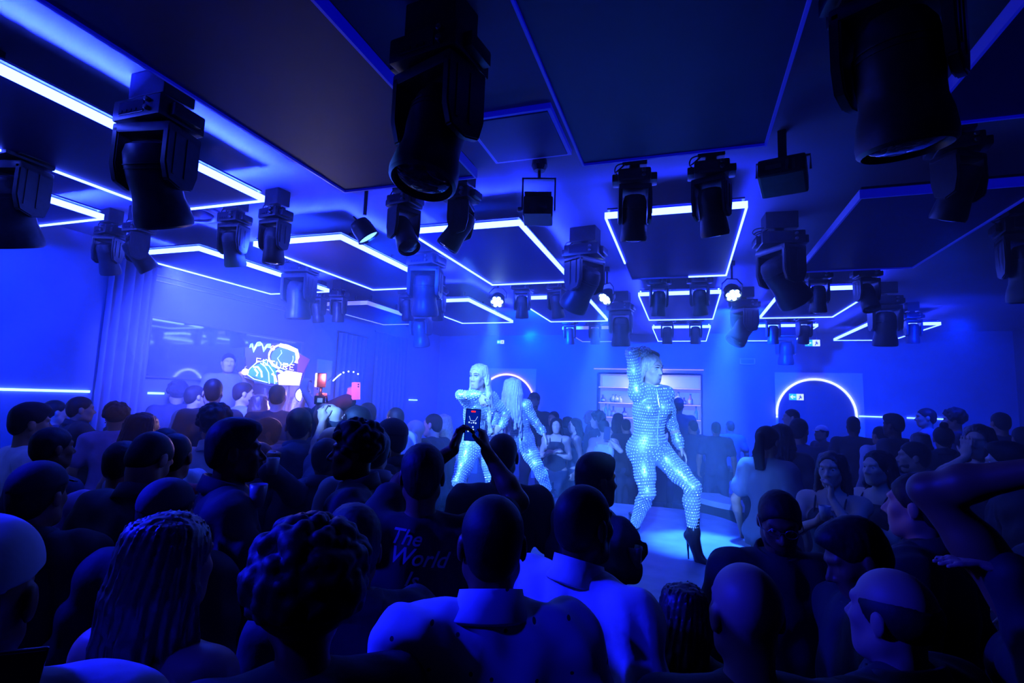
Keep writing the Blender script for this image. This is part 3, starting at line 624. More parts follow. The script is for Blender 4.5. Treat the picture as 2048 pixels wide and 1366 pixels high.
# small glass ceiling bulb
root = empty('ceiling_dome_camera', (-2.12, 4.55, ZC), 0, 'small shiny ceiling dome right of the large central moving light', 'camera')
b = bmesh.new(); lathe(b, [(0.06, 0), (0.06, -0.03), (0.05, -0.04)], 20); obj('camera_base', b, M['plastic_g'], root, True)
b = bmesh.new(); lathe(b, [(0.048, -0.04), (0.045, -0.07), (0.028, -0.092), (0.001, -0.10)], 20, cap=False); obj('dome', b, M['lens'], root, True)
# small projector-like box on the back wall near the exit sign
root = empty('wall_speaker', (1.15, YB, 2.98), 0, 'small pale box high on the far wall left of the lit arch', 'speaker')
b = bmesh.new(); box(b, -0.14, 0.14, -0.10, 0, -0.06, 0.06, bev=0.01); obj('cabinet', b, M['board'], root)
b = bmesh.new(); box(b, -0.12, 0.12, -0.104, -0.10, -0.045, 0.045); obj('grille', b, M['plastic_g'], root)
# ------------------------------------------------------------------ figures: signed distance fields meshed with surface nets
def nv(v): v = np.asarray(v, float); return v/max(1e-9, np.linalg.norm(v))
def cone(a, b, ra, rb, k=0.03): return ('c', np.asarray(a, float), np.asarray(b, float), ra, rb, k)
def ell(c, r, R=None, k=0.03): return ('e', np.asarray(c, float), np.asarray(r, float), (np.eye(3) if R is None else np.asarray(R, float)), None, k)
def pbox(p, g=0.0):
    if p[0] == 'c':
        r = max(p[3], p[4])+g; return np.minimum(p[1], p[2])-r, np.maximum(p[1], p[2])+r
    if p[0] == 'e':
        ext = np.sqrt(((p[3]*p[2][None, :])**2).sum(1))+g; return p[1]-ext, p[1]+ext
def pdist(p, X, Y, Z, g=0.0):
    if p[0] == 'c':
        a, b = p[1], p[2]; ab = b-a; L2 = float(ab@ab)+1e-12
        px, py, pz = X-a[0], Y-a[1], Z-a[2]
        t = np.clip((px*ab[0]+py*ab[1]+pz*ab[2])/L2, 0, 1)
        return np.sqrt((px-t*ab[0])**2+(py-t*ab[1])**2+(pz-t*ab[2])**2)-(p[3]+(p[4]-p[3])*t)-g
    c, r, R = p[1], p[2]+g, p[3]
    px, py, pz = X-c[0], Y-c[1], Z-c[2]
    q = [(px*R[0, i]+py*R[1, i]+pz*R[2, i]) for i in range(3)]
    k0 = np.sqrt((q[0]/r[0])**2+(q[1]/r[1])**2+(q[2]/r[2])**2)
    k1 = np.sqrt((q[0]/r[0]**2)**2+(q[1]/r[1]**2)**2+(q[2]/r[2]**2)**2)
    return k0*(k0-1.0)/np.maximum(k1, 1e-6)
def smin(a, b, k):
    h = np.maximum(k-np.abs(a-b), 0.0)/k
    return np.minimum(a, b)-h*h*k*0.25
def axis_pts(lo, hi, h, fine=None):
    if fine is None: return np.arange(lo, hi+h, h, dtype=np.float32)
    f0, f1, hf = fine; f0 = max(lo, f0); f1 = min(hi, f1)
    if f1 <= f0: return np.arange(lo, hi+h, h, dtype=np.float32)
    A = np.linspace(lo, f0, max(2, int(math.ceil((f0-lo)/h))+1))[:-1] if f0-lo > 1e-4 else np.array([])
    B = np.linspace(f0, f1, max(2, int(math.ceil((f1-f0)/hf))+1))
    Cc = np.linspace(f1, hi, max(2, int(math.ceil((hi-f1)/h))+1))[1:] if hi-f1 > 1e-4 else np.array([])
    return np.concatenate([A, B, Cc]).astype(np.float32)
def field_mesh(name, prims, h, g=0.0, cuts=(), subs=(), fine=None, warp=None):
    """smooth union of prims (grown by g), minus subs, kept where every cut function is negative; meshed as one surface"""
    los, his = zip(*[pbox(p, g) for p in prims])
    lo = np.min(los, 0)-2.5*h; hi = np.max(his, 0)+2.5*h
    for c in cuts:
        if c[0] == 'z<': hi[2] = min(hi[2], c[1]+2.5*h)
        if c[0] == 'z>': lo[2] = max(lo[2], c[1]-2.5*h)
    ax = [axis_pts(lo[i], hi[i], h, None if fine is None else (fine[0][i]-fine[1], fine[0][i]+fine[1], h*fine[2])) for i in range(3)]
    F = np.full([len(a) for a in ax], 0.5, np.float32)
    def block(p, m):
        l, u = pbox(p, m)
        return tuple(slice(max(0, np.searchsorted(ax[i], l[i])-1), min(len(ax[i]), np.searchsorted(ax[i], u[i])+1)) for i in range(3))
    def grid(s): return ax[0][s[0]][:, None, None], ax[1][s[1]][None, :, None], ax[2][s[2]][None, None, :]
    for p in prims:
        s = block(p, g+2.2*h+p[5])
        if any(q.stop-q.start < 1 for q in s): continue
        F[s] = smin(F[s], pdist(p, *grid(s), g).astype(np.float32), p[5])
    if warp is not None:
        X, Y, Z = grid((slice(None),)*3); F = F+warp(X, Y, Z).astype(np.float32)
    for p in subs:
        s = block(p, 2*h+p[5]); F[s] = -smin(-F[s], pdist(p, *grid(s)).astype(np.float32), p[5])
    X, Y, Z = grid((slice(None),)*3)
    for c in cuts:
        if c[0] == 'z<': F = np.maximum(F, Z-c[1])
        elif c[0] == 'z>': F = np.maximum(F, c[1]-Z)
        elif c[0] == 'pl': F = np.maximum(F, (X-c[1][0])*c[2][0]+(Y-c[1][1])*c[2][1]+(Z-c[1][2])*c[2][2])
    return nets(name, F, ax)
def nets(name, F, ax):
    S = F < 0
    nx, ny, nz = F.shape
    cs = [S[i:nx-1+i, j:ny-1+j, k:nz-1+k] for i in (0, 1) for j in (0, 1) for k in (0, 1)]
    n_in = sum(c.astype(np.int8) for c in cs)
    cell = (n_in > 0) & (n_in < 8)
    ci = np.argwhere(cell)
    if len(ci) == 0: return None
    idx = np.full(cell.shape, -1, np.int32); idx[cell] = np.arange(len(ci))
    acc = np.zeros((len(ci), 3)); cnt = np.zeros(len(ci))
    corner = {}
    for i in (0, 1):
        for j in (0, 1):
            for k in (0, 1):
                corner[(i, j, k)] = F[ci[:, 0]+i, ci[:, 1]+j, ci[:, 2]+k]
    P0 = [ax[0][ci[:, 0]], ax[1][ci[:, 1]], ax[2][ci[:, 2]]]
    DP = [ax[0][ci[:, 0]+1]-P0[0], ax[1][ci[:, 1]+1]-P0[1], ax[2][ci[:, 2]+1]-P0[2]]
    for a in range(3):
        o = [q for q in range(3) if q != a]
        for u in (0, 1):
            for v in (0, 1):
                c0 = [0, 0, 0]; c0[o[0]] = u; c0[o[1]] = v; c1 = list(c0); c1[a] = 1
                f0 = corner[tuple(c0)]; f1 = corner[tuple(c1)]
                mk = (f0 < 0) != (f1 < 0)
                t = np.where(mk, f0/np.where(mk, f0-f1, 1), 0)
                pt = [None]*3
                for q in range(3): pt[q] = P0[q]+DP[q]*(t if q == a else c0[q])
                acc += np.stack(pt, 1)*mk[:, None]; cnt += mk
    V = (acc/np.maximum(cnt, 1)[:, None]).astype(np.float32)
    quads = []
    for a in range(3):
        o1, o2 = (a+1) % 3, (a+2) % 3
        sl0 = [slice(None)]*3; sl1 = [slice(None)]*3; sl0[a] = slice(0, -1); sl1[a] = slice(1, None)
        for q in (o1, o2): sl0[q] = slice(1, -1); sl1[q] = slice(1, -1)
        A = S[tuple(sl0)]; B = S[tuple(sl1)]
        for mk, flip in ((A & ~B, False), (~A & B, True)):
            e = np.argwhere(mk)
            if not len(e): continue
            e[:, o1] += 1; e[:, o2] += 1
            def cid(d1, d2):
                c = e.copy(); c[:, o1] -= d1; c[:, o2] -= d2; return idx[c[:, 0], c[:, 1], c[:, 2]]
            q4 = np.stack([cid(0, 0), cid(1, 0), cid(1, 1), cid(0, 1)], 1)
            quads.append(q4[:, ::-1] if flip else q4)
    Q = np.concatenate(quads); Q = Q[(Q >= 0).all(1)]
    me = bpy.data.meshes.new(name)
    me.vertices.add(len(V)); me.vertices.foreach_set('co', V.ravel())
    me.loops.add(Q.size); me.loops.foreach_set('vertex_index', Q.astype(np.int32).ravel())
    me.polygons.add(len(Q)); me.polygons.foreach_set('loop_start', np.arange(0, Q.size, 4, dtype=np.int32))
    me.update(calc_edges=True); me.shade_smooth()
    return me
def rotm(yaw=0.0, pitch=0.0, roll=0.0):
    """yaw left +, pitch up +, roll about the forward axis (degrees); columns = right, forward, up"""
    m_ = Matrix.Rotation(math.radians(yaw), 3, 'Z') @ Matrix.Rotation(math.radians(pitch), 3, 'X') @ Matrix.Rotation(math.radians(roll), 3, 'Y')
    return np.array(m_)
def ik(S, W, l1, l2, hint):
    S, W = np.array(S, float), np.array(W, float); d = W-S; L = np.linalg.norm(d); mx = (l1+l2)*0.985
    if L > mx: W = S+d/L*mx; d = W-S; L = mx
    if L < abs(l1-l2)+0.03: L = abs(l1-l2)+0.03; W = S+nv(d)*L; d = W-S
    a = (l1*l1-l2*l2+L*L)/(2*L); hh = math.sqrt(max(0, l1*l1-a*a)); n = nv(d)
    hv = np.array(hint, float); hv = hv-n*(hv@n); hv = nv(hv) if np.linalg.norm(hv) > 1e-4 else nv(np.cross(n, [0, 0, 1]))
    return S+n*a+hv*hh, W
def hand_prims(W, d, nrm, s=1.0, curl=0.35, side=1, rmin=0.0):
    d = nv(d); nrm = np.asarray(nrm, float); nrm = nv(nrm-d*(nrm@d)); lat = nv(np.cross(d, nrm))*side
    P = [ell(W+d*0.048*s, (0.040*s, 0.016*s+rmin*0.3, 0.05*s), np.stack([lat, nrm, d], 1), 0.02)]
    for i, (o, L) in enumerate(((0.030, 0.066), (0.010, 0.076), (-0.011, 0.071), (-0.030, 0.056))):
        b0 = W+d*0.086*s+lat*o*s; c = curl*(1+0.12*i)
        d1 = nv(d*math.cos(c)+nrm*math.sin(c)+lat*o*2.2); d2 = nv(d*math.cos(c*2.1)+nrm*math.sin(c*2.1)+lat*o)
        m1 = b0+d1*L*0.52*s; r = max(0.0088*s, rmin)
        P.append(cone(b0, m1, r*1.05, r*0.95, 0.006)); P.append(cone(m1, m1+d2*L*0.5*s, r*0.95, r*0.78, 0.006))
    t0 = W+d*0.022*s+lat*0.030*s; td = nv(d*0.75+lat*0.62+nrm*0.35)
    r = max(0.0105*s, rmin); m1 = t0+td*0.035*s
    P.append(cone(t0, m1, r*1.2, r, 0.008)); P.append(cone(m1, m1+nv(td*0.8+d*0.4+nrm*0.2)*0.030*s, r, r*0.8, 0.006))
    return P
def head_prims(hc, R, s, fem=False, jaw=1.0):
    jw = 0.78 if fem else 1.0
    def p(x, y, z): return hc+R@(np.array([x, y, z])*s)
    P = [ell(p(0, -0.012, 0.022), np.array((0.074, 0.094, 0.083))*s, R, 0.03),
         ell(p(0, 0.022, -0.045), np.array((0.057*(0.88 if fem else 1.0), 0.066, 0.078))*s, R, 0.035),
         cone(p(-0.020*jw, 0.062, -0.108), p(0.020*jw, 0.062, -0.108), 0.019*s*(0.85 if fem else 1.05), 0.019*s*(0.85 if fem else 1.05), 0.03),
         cone(p(-0.048*jw, 0.0, -0.070), p(-0.028*jw, 0.05, -0.102), 0.020*s*jw, 0.015*s*jw, 0.03), cone(p(0.048*jw, 0.0, -0.070), p(0.028*jw, 0.05, -0.102), 0.020*s*jw, 0.015*s*jw, 0.03),
         cone(p(0, 0.084, 0.002), p(0, 0.107 if fem else 0.111, -0.038), 0.007*s, (0.0095 if fem else 0.012)*s, 0.014), ell(p(-0.012, 0.098, -0.043), np.array((0.009, 0.009, 0.007))*s, R, 0.008), ell(p(0.012, 0.098, -0.043), np.array((0.009, 0.009, 0.007))*s, R, 0.008),
         cone(p(-0.042, 0.070, 0.020), p(-0.012, 0.086, 0.018), 0.010*s, 0.010*s, 0.015), cone(p(0.042, 0.070, 0.020), p(0.012, 0.086, 0.018), 0.010*s, 0.010*s, 0.015),
         ell(p(-0.036, 0.060, -0.030), np.array((0.021, 0.019, 0.019))*s, R, 0.03), ell(p(0.036, 0.060, -0.030), np.array((0.021, 0.019, 0.019))*s, R, 0.03), ell(p(0, 0.062, -0.070), np.array((0.036, 0.028, 0.036))*s, R, 0.03),
         cone(p(-0.018, 0.084, -0.068), p(0.018, 0.084, -0.068), 0.0075*s, 0.0075*s, 0.008), cone(p(-0.014, 0.083, -0.080), p(0.014, 0.083, -0.080), 0.0085*s, 0.0085*s, 0.008)]
    for sx in (-1, 1):
        P.append(ell(p(sx*0.077, -0.012, -0.018), np.array((0.009, 0.020, 0.032))*s, R, 0.008))
    subs = [ell(p(sx*0.031, 0.094, -0.004), np.array((0.017, 0.014, 0.011))*s, R, 0.012) for sx in (-1, 1)]
    return P, subs
ARM1, ARM2 = 0.285, 0.25
def skeleton(H=1.75, fem=False, lean=(0, 0), head=(0, 0, 0), armL=None, armR=None, spread=0.12, twist=0.0, bend=0.0):
    s = H/1.75; sw = (0.165 if fem else 0.19)*s
    J = dict(s=s, fem=fem)
    lx, ly = lean
    J['pelvis'] = np.array([0, 0, 0.95*s]); J['neck'] = np.array([lx, ly, 1.455*s]); J['chest'] = J['pelvis']*0.35+J['neck']*0.65
    Rt = rotm(twist); J['Rt'] = Rt
    J['head'] = J['neck']+np.array([lx*0.2, ly*0.2+0.02*s, 0.19*s]); J['Rh'] = rotm(*head)
    J['shL'] = J['neck']+Rt@np.array([-sw, 0, -0.045*s]); J['shR'] = J['neck']+Rt@np.array([sw, 0, -0.045*s])
    for side, arm, sg in (('L', armL, -1), ('R', armR, 1)):
        S = J['sh'+side]
        if arm is None: arm = dict(w=(sg*0.10, 0.05, -0.50), h=(sg*0.5, -1, 0))
        if 'jw' in arm: W = np.array(arm['jw'], float)
        else: W = S+np.array(arm['w'], float)*s
        E, W = ik(S, W, ARM1*s, ARM2*s, arm.get('h', (sg*0.6, -0.6, -0.5)))
        J['el'+side] = E; J['wr'+side] = W
        fd = nv(W-E); J['hd'+side] = nv(arm['hd']) if 'hd' in arm else fd; J['hn'+side] = np.array(arm.get('hn', (-sg*1.0, 0.3, 0.1)), float); J['curl'+side] = arm.get('curl', 0.4)
    for side, sg in (('L', -1), ('R', 1)):
        J['hip'+side] = np.array([sg*0.088*s, 0, 0.915*s]); J['kn'+side] = np.array([sg*(0.088+spread*0.3)*s, 0.03*s, 0.50*s]); J['an'+side] = np.array([sg*(0.088+spread*0.5)*s, -0.01*s, 0.085*s])
        J['toe'+side] = J['an'+side]+np.array([sg*0.03, 0.16, -0.055])*s
    return J
def body_prims(J, finger_r=0.0):
    s, fem = J['s'], J['fem']; G = {}
    up = nv(J['neck']-J['pelvis']); rt = nv(J['shR']-J['shL']); rt = nv(rt-up*(rt@up)); fw = nv(np.cross(up, rt)); Rc = np.stack([rt, fw, up], 1)
    rp = nv(J['hipR']-J['hipL']); rp = nv(rp-np.array([0, 0, 1.0])*rp[2]) if abs(rp[2]) < 0.9 else rp
    upp = nv(up*0.5+np.array([0, 0, 1.0])*0.5); rp = nv(rp-upp*(rp@upp)); fp = np.cross(upp, rp); Rp = np.stack([rp, fp, upp], 1)
    ne, pe = J['neck'], J['pelvis']; ch = J['chest']; wa = pe*0.62+ch*0.38
    T_ = [ell(ch-up*0.0*s, np.array((0.150 if fem else 0.172, 0.108, 0.185))*s, Rc, 0.06), ell(wa, np.array((0.118 if fem else 0.148, 0.095 if fem else 0.11, 0.15))*s, Rc*0.5+Rp*0.5 if False else Rc, 0.06),
          ell(pe, np.array((0.165 if fem else 0.158, 0.115, 0.115))*s, Rp, 0.06)]
    T_ += [cone(J['shL']*0.97+ne*0.03, J['shR']*0.97+ne*0.03, 0.058*s, 0.058*s, 0.05), cone(ne-up*0.008*s, J['shL']+up*0.008*s, 0.043*s, 0.046*s, 0.05), cone(ne-up*0.008*s, J['shR']+up*0.008*s, 0.043*s, 0.046*s, 0.05)]
    if fem: T_ += [ell(ch+Rc@(np.array([sx*0.072, 0.085, 0.03])*s), np.array((0.058, 0.055, 0.058))*s, Rc, 0.03) for sx in (-1, 1)]
    T_ += [ell(pe+Rp@(np.array([sx*0.075, -0.055, -0.03])*s), np.array((0.085, 0.08, 0.09))*s, Rp, 0.04) for sx in (-1, 1)]
    G['torso'] = T_; G['Rc'] = Rc; G['Rp'] = Rp
    aw = 0.84 if fem else 1.0
    for sd in 'LR':
        S, E, W = J['sh'+sd], J['el'+sd], J['wr'+sd]
        G['up'+sd] = [cone(S, S*0.5+E*0.5, 0.056*s*aw, 0.050*s*aw, 0.04), cone(S*0.5+E*0.5, E, 0.050*s*aw, 0.039*s*aw, 0.03)]
        m_ = E*0.68+W*0.32
        G['fo'+sd] = [cone(E, m_, 0.039*s*aw, 0.042*s*aw, 0.03), cone(m_, W, 0.042*s*aw, 0.026*s*aw, 0.03)]
        sg = -1 if sd == 'L' else 1
        d = J['hd'+sd]; n = J['hn'+sd]; n = n-d*(n@d)
        if np.linalg.norm(n) < 0.05: n = np.cross(d, [0, 0, 1.0])
        G['ha'+sd] = hand_prims(W, d, n, s*(0.9 if fem else 1.0), J['curl'+sd], sg, finger_r)
        Hh, K, A, To = J['hip'+sd], J['kn'+sd], J['an'+sd], J['toe'+sd]
        kf = 1.04 if fem else 1.0
        sh = nv(A-K); back = nv(np.cross(sh, np.cross(sh, nv(To-A))))
        cf = K*0.68+A*0.32-nv(To-A-(To-A)@sh*sh)*0.018*s
        G['th'+sd] = [cone(Hh, Hh*0.45+K*0.55, 0.088*s*kf, 0.070*s*kf, 0.05), cone(Hh*0.45+K*0.55, K, 0.070*s*kf, 0.053*s, 0.04)]
        G['ca'+sd] = [cone(K, cf, 0.053*s, 0.054*s, 0.03), cone(cf, A, 0.054*s, 0.034*s, 0.03)]
        fdir = To-A; heel = A-nv([fdir[0], fdir[1], 0])*0.035*s*(1 if abs(fdir[2]) < 0.12 else 0.3)
        heel[2] = A[2]-0.045*s if abs(fdir[2]) < 0.12*s else A[2]-0.01
        G['ft'+sd] = [cone(A, heel, 0.034*s, 0.030*s, 0.03), cone(heel, To, 0.030*s, 0.024*s, 0.03), cone(A, To*0.6+A*0.4, 0.034*s, 0.026*s, 0.03), cone(To, To+nv(fdir)*0.045*s, 0.026*s, 0.018*s, 0.03)]
    G['neckp'] = [cone(ne-up*0.02*s, J['head']+J['Rh']@np.array([0, -0.02, -0.06])*s, 0.052*s*(0.86 if fem else 1.05), 0.050*s*(0.84 if fem else 1.05), 0.03)]
    G['headp'], G['eyesub'] = head_prims(J['head'], J['Rh'], s, fem)
    return G
def hair_prims(J, kind, rnd):
    hc, R, s = J['head'], J['Rh'], J['s']
    def p(x, y, z): return hc+R@(np.array([x, y, z])*s)
    Z = R.T  # noqa
    cuts = []; P = []
    def hairline(x=0.0, y=0.075, z=0.050, n=(0, 0.80, -0.60)): return ('pl', p(x, y, z), R@np.array(n))
    if kind == 'short': P = [ell(p(0, -0.014, 0.026), np.array((0.081, 0.101, 0.088))*s, R, 0.02), ell(p(0, -0.055, -0.03), np.array((0.062, 0.052, 0.06))*s, R, 0.03)]; cuts = [hairline()]
    elif kind == 'top': P = [ell(p(0, -0.010, 0.040), np.array((0.080, 0.102, 0.092))*s, R, 0.02), ell(p(0, 0.045, 0.085), np.array((0.055, 0.05, 0.035))*s, R, 0.03), ell(p(0, -0.055, -0.02), np.array((0.062, 0.052, 0.06))*s, R, 0.03)]; cuts = [hairline()]
    elif kind == 'curly':
        for i in range(170):
            v = rnd.normal(size=3); v /= np.linalg.norm(v)
            if v[2] < -0.35 or (v[1] > 0.55 and v[2] < 0.25): continue
            P.append(ell(p(v[0]*0.092, v[1]*0.105-0.015, v[2]*0.10+0.035), np.full(3, 0.014+0.010*rnd.random())*s, None, 0.008))
        P.insert(0, ell(p(0, -0.02, 0.03), np.array((0.088, 0.105, 0.10))*s, R, 0.02)); cuts = [hairline(y=0.085, z=0.045)]
    elif kind == 'afro':
        for i in range(330):
            v = rnd.normal(size=3); v /= np.linalg.norm(v)
            if v[2] < -0.45 or (v[1] > 0.6 and v[2] < 0.2): continue
            P.append(ell(p(v[0]*0.118, v[1]*0.122-0.02, v[2]*0.118+0.04), np.full(3, 0.010+0.011*rnd.random())*s, None, 0.006))
        P.insert(0, ell(p(0, -0.025, 0.035), np.array((0.118, 0.122, 0.115))*s, R, 0.02)); cuts = [hairline(y=0.09, z=0.05)]
    elif kind in ('long', 'longwavy', 'bob', 'pony', 'bun'):
        P = [ell(p(0, -0.016, 0.026), np.array((0.085, 0.104, 0.090))*s, R, 0.02)]
        if kind in ('pony', 'bun'):
            P.append(ell(p(0, -0.06, -0.02), np.array((0.06, 0.05, 0.06))*s, R, 0.03)); cuts = [hairline()]
            if kind == 'bun': P.append(ell(p(0, -0.06, 0.125), np.array((0.038, 0.038, 0.034))*s, R, 0.01))
            else:
                a = p(0, -0.115, 0.03)
                for q in (-1, 0, 1): P.append(cone(a, p(q*0.02, -0.15, -0.10), 0.028*s, 0.026*s, 0.015)); P.append(cone(p(q*0.02, -0.15, -0.10), p(q*0.03, -0.13, -0.26), 0.026*s, 0.008*s, 0.015))
        else:
            n = 17; Ln = 0.17 if kind == 'bob' else (0.44 if kind == 'long' else 0.46)
            for i in range(n):
                a = PI*(0.02+0.96*i/(n-1)); sx = math.cos(a); sy = -math.sin(a)
                x0, y0 = 0.078*sx, 0.095*sy+0.005
                y0 -= 0.012
                top = p(x0*0.8, y0*0.8, 0.07); mid = p(x0*1.12, y0*1.06-0.005, -0.06)
                Rb = J.get('Rt', np.eye(3))
                L1 = Ln*(0.62+0.5*rnd.random()); wv = 0.022 if kind == 'longwavy' else 0.009
                front = J.get('hair_front', 0.0) if abs(sx) > 0.8 else 0.0
                d0 = mid; P.append(cone(top, mid, 0.020*s, 0.022*s, 0.018))
                segs = 4
                for q in range(segs):
                    f = (q+1)/segs; off = np.array([math.sin(f*7+i)*wv+sx*0.02*f, math.cos(f*6+i*1.3)*wv-0.035*f*(1 if not front else -front), -L1*f])
                    d1 = mid+(Rb@off)*s; P.append(cone(d0, d1, (0.021-0.002*q)*s, (0.020-0.003*(q+1))*s, 0.012)); d0 = d1
            cuts = [('pl2',)]
            cuts = []
    elif kind == 'buzz': P = [ell(p(0, -0.013, 0.024), np.array((0.0765, 0.0965, 0.0855))*s, R, 0.02), ell(p(0, -0.05, -0.03), np.array((0.06, 0.05, 0.055))*s, R, 0.03)]; cuts = [hairline(z=0.055)]
    elif kind == 'ring': P = [ell(p(0, -0.016, 0.005), np.array((0.080, 0.100, 0.075))*s, R, 0.02)]; cuts = [hairline(), ('pl', p(0, 0, 0.055), R@np.array((0, -0.2, 1.0)))]
    return P, cuts
def hair_warp(J, amp=0.0036, n=30):
    hc = J['head']
    return lambda X, Y, Z: amp*np.sin(n*np.arctan2(X-hc[0], Y-hc[1]+0.01)+5*np.sin((Z-hc[2])*9))+0.5*amp*np.sin(1.7*n*np.arctan2(X-hc[0], Y-hc[1])+3)
def cap_mesh(J, h, back=False, brim=True):
    hc, R, s = J['head'], J['Rh'], J['s']
    def p(x, y, z): return hc+R@(np.array([x, y, z])*s)
    sg = -1 if back else 1
    P = [ell(p(0, -0.012, 0.034), np.array((0.086, 0.106, 0.092))*s, R, 0.02)]
    subs = [ell(p(0, -0.012, 0.018), np.array((0.077, 0.097, 0.08))*s, R, 0.005)]
    cuts = [('pl', p(0, sg*0.06, 0.035), R@np.array((0, sg*0.12, -1.0)))]
    dome = (P, cuts)
    out = [field_mesh('cap_crown', P, h, cuts=cuts)]
    if brim:
        b = bmesh.new(); n = 14; lo, hi = [], []
        for i in range(n+1):
            a = PI*i/n
            for r0, L in ((1.0, lo), (0.0, hi)):
                x = 0.076*math.cos(a); y = 0.085+ (0.075*math.sin(a) if r0 else 0.0)*1.0 - 0.02*abs(math.cos(a)); zz = 0.045-0.018*(math.sin(a) if r0 else 0)-0.010*abs(math.cos(a))
                L.append(p(x, sg*y, zz))
        for dz, fl in ((0.0, False), (0.006, True)):
            vl = [b.verts.new(v+R@np.array([0, 0, dz])) for v in lo]; vh = [b.verts.new(v+R@np.array([0, 0, dz])) for v in hi]
            for i in range(n): b.faces.new((vl[i], vl[i+1], vh[i+1], vh[i]))
            if fl:
                for i in range(n): b.faces.new((vl[i], vl[i+1], ol[i+1], ol[i]))
            ol = vl
        me = bpy.data.meshes.new('cap_brim'); bmesh.ops.recalc_face_normals(b, faces=b.faces[:]); b.to_mesh(me); b.free(); out.append(me)
    return out
def sdf_at(prims, Pt, g=0.0):
    d = None
    for p in prims:
        q = pdist(p, Pt[:, 0], Pt[:, 1], Pt[:, 2], g)
        d = q if d is None else smin(d, q, p[5])
    return d
def dress_body(root, J, G, st, h, rnd):
    """garments, shoes, hair and small parts as children of the body's root"""
    s = J['s']; fem = J['fem']; top = st.get('top', 'tee'); m = CL[st.get('c', 'dark')]; mb = CL[st.get('cb', 'denim')]
    near = h < 0.012
    w = lambda X, Y, Z: 0.0
    ph = rnd.random()*6
    amp = 0.004 if top in ('tee',) else 0.006
    def warp(X, Y, Z):
        w1 = amp*np.sin(X*31+Z*17+ph)*np.sin(Z*26-X*12+Y*21+ph*2)+amp*0.8*np.sin((X+Y)*55+Z*9)*np.sin(Z*13+ph)
        fall = np.clip((1.40*s-Z)*3.0, 0, 1)      # drapes hang from the shoulder blades
        return w1+fall*0.007*np.sin(X*38+2.2*np.sin(Z*7+ph)+np.sign(X)*Z*9)
    hemz = 0.80*s
    g = {'tee': 0.015, 'shirt': 0.021, 'jacket': 0.030, 'hoodie': 0.034, 'dress': 0.008, 'tank': 0.008}[top]
    P = list(G['torso'])
    if top in ('tee',):
        for sd in 'LR':
            S, E = J['sh'+sd], J['el'+sd]; P.append(cone(S, S*0.35+E*0.65, 0.062*s, 0.058*s, 0.03))
    elif top in ('shirt', 'jacket', 'hoodie'):
        for sd in 'LR':
            P += G['up'+sd]; W, E = J['wr'+sd], J['el'+sd]; P += [cone(E, W*0.95+E*0.05, 0.040*s, 0.030*s, 0.03)]
    if top in ('dress', 'tank'):
        P = [p for p in G['torso'] if p[0] == 'e']
    if top == 'hoodie':
        ne = J['neck']; Rc = G['Rc']; P.append(ell(ne+Rc@(np.array([0, -0.095, -0.02])*s), np.array((0.12, 0.045, 0.07))*s, Rc, 0.04)); P.append(ell(ne+Rc@(np.array([0, -0.08, -0.10])*s), np.array((0.07, 0.04, 0.07))*s, Rc, 0.04))
    cuts = [('z>', hemz if top != 'dress' else 0.55*s)]
    if top in ('dress', 'tank'):
        cuts.append(('pl', J['chest']+G['Rc'][:, 2]*(0.10 if top == 'dress' else 0.12)*s, G['Rc'][:, 2]))
        if top == 'dress': P += [cone(J['hipL'], J['knL'], 0.10*s, 0.085*s, 0.12), cone(J['hipR'], J['knR'], 0.10*s, 0.085*s, 0.12)]
    me = field_mesh('top', P, h, g, cuts, warp=warp if top not in ('dress', 'tank') else None)
    nm = {'tee': 't_shirt', 'shirt': 'shirt', 'jacket': 'jacket', 'hoodie': 'hooded_jacket', 'dress': 'dress', 'tank': 'tank_top'}[top]
    tp = link(nm, me, m, root)
    if top in ('shirt', 'jacket', 'hoodie') and h < 0.015:
        Rc, ne = G['Rc'], J['neck']; b = bmesh.new(); n = 30; rows = []
        prof = [(0.092, -0.030), (0.076, 0.0), (0.068, 0.042), (0.072, 0.044), (0.080, 0.002), (0.096, -0.022)] if top == 'shirt' else [(0.096, -0.025), (0.080, 0.0), (0.076, 0.036), (0.084, 0.034), (0.096, 0.0), (0.104, -0.025)]
        for i in range(n+1):
            a = PI*0.5+0.16+(2*PI-0.32)*i/n; q = []
            for r_, z_ in prof:
                q.append(b.verts.new(ne+Rc@(np.array([r_*1.06*math.cos(a), r_*math.sin(a)-0.004, z_+0.036-0.026*math.sin(a)])*s)))
            rows.append(q)
        for i in range(n):
            for k in range(len(prof)): b.faces.new((rows[i][k], rows[i+1][k], rows[i+1][(k+1) % len(prof)], rows[i][(k+1) % len(prof)]))
        b.faces.new(rows[0]); b.faces.new(rows[-1]); obj('collar', b, m, tp, True)
    if top in ('dress', 'tank'):   # shoulder straps
        b = bmesh.new(); Rc = G['Rc']
        for sx in (-1, 1):
            pts = [J['chest']+Rc@(np.array([sx*0.085, 0.125, 0.07])*s), J['neck']+Rc@(np.array([sx*0.09, 0.07, -0.02])*s), J['neck']+Rc@(np.array([sx*0.095, 0.0, 0.05])*s), J['neck']+Rc@(np.array([sx*0.09, -0.07, -0.04])*s), J['chest']+Rc@(np.array([sx*0.08, -0.11, 0.07])*s)]
            tube(b, pts, 0.006, 6)
        obj('strap', b, m, tp)
    if top != 'dress':
        P = [p for p in G['torso'][2:3]]+G['torso'][-2:]
        for sd in 'LR': P += G['th'+sd]+G['ca'+sd]
        me = field_mesh('trousers', P, h*1.25, 0.012, [('z<', 0.97*s), ('z>', J['anL'][2]+0.0)])
        link('trousers', me, mb, root)
    for sd in 'LR':
        me = field_mesh('shoe', G['ft'+sd], max(h, 0.011), 0.010, [('z>', 0.0)])
        link('shoe', me, CL[st.get('shoe', 'black')], root)
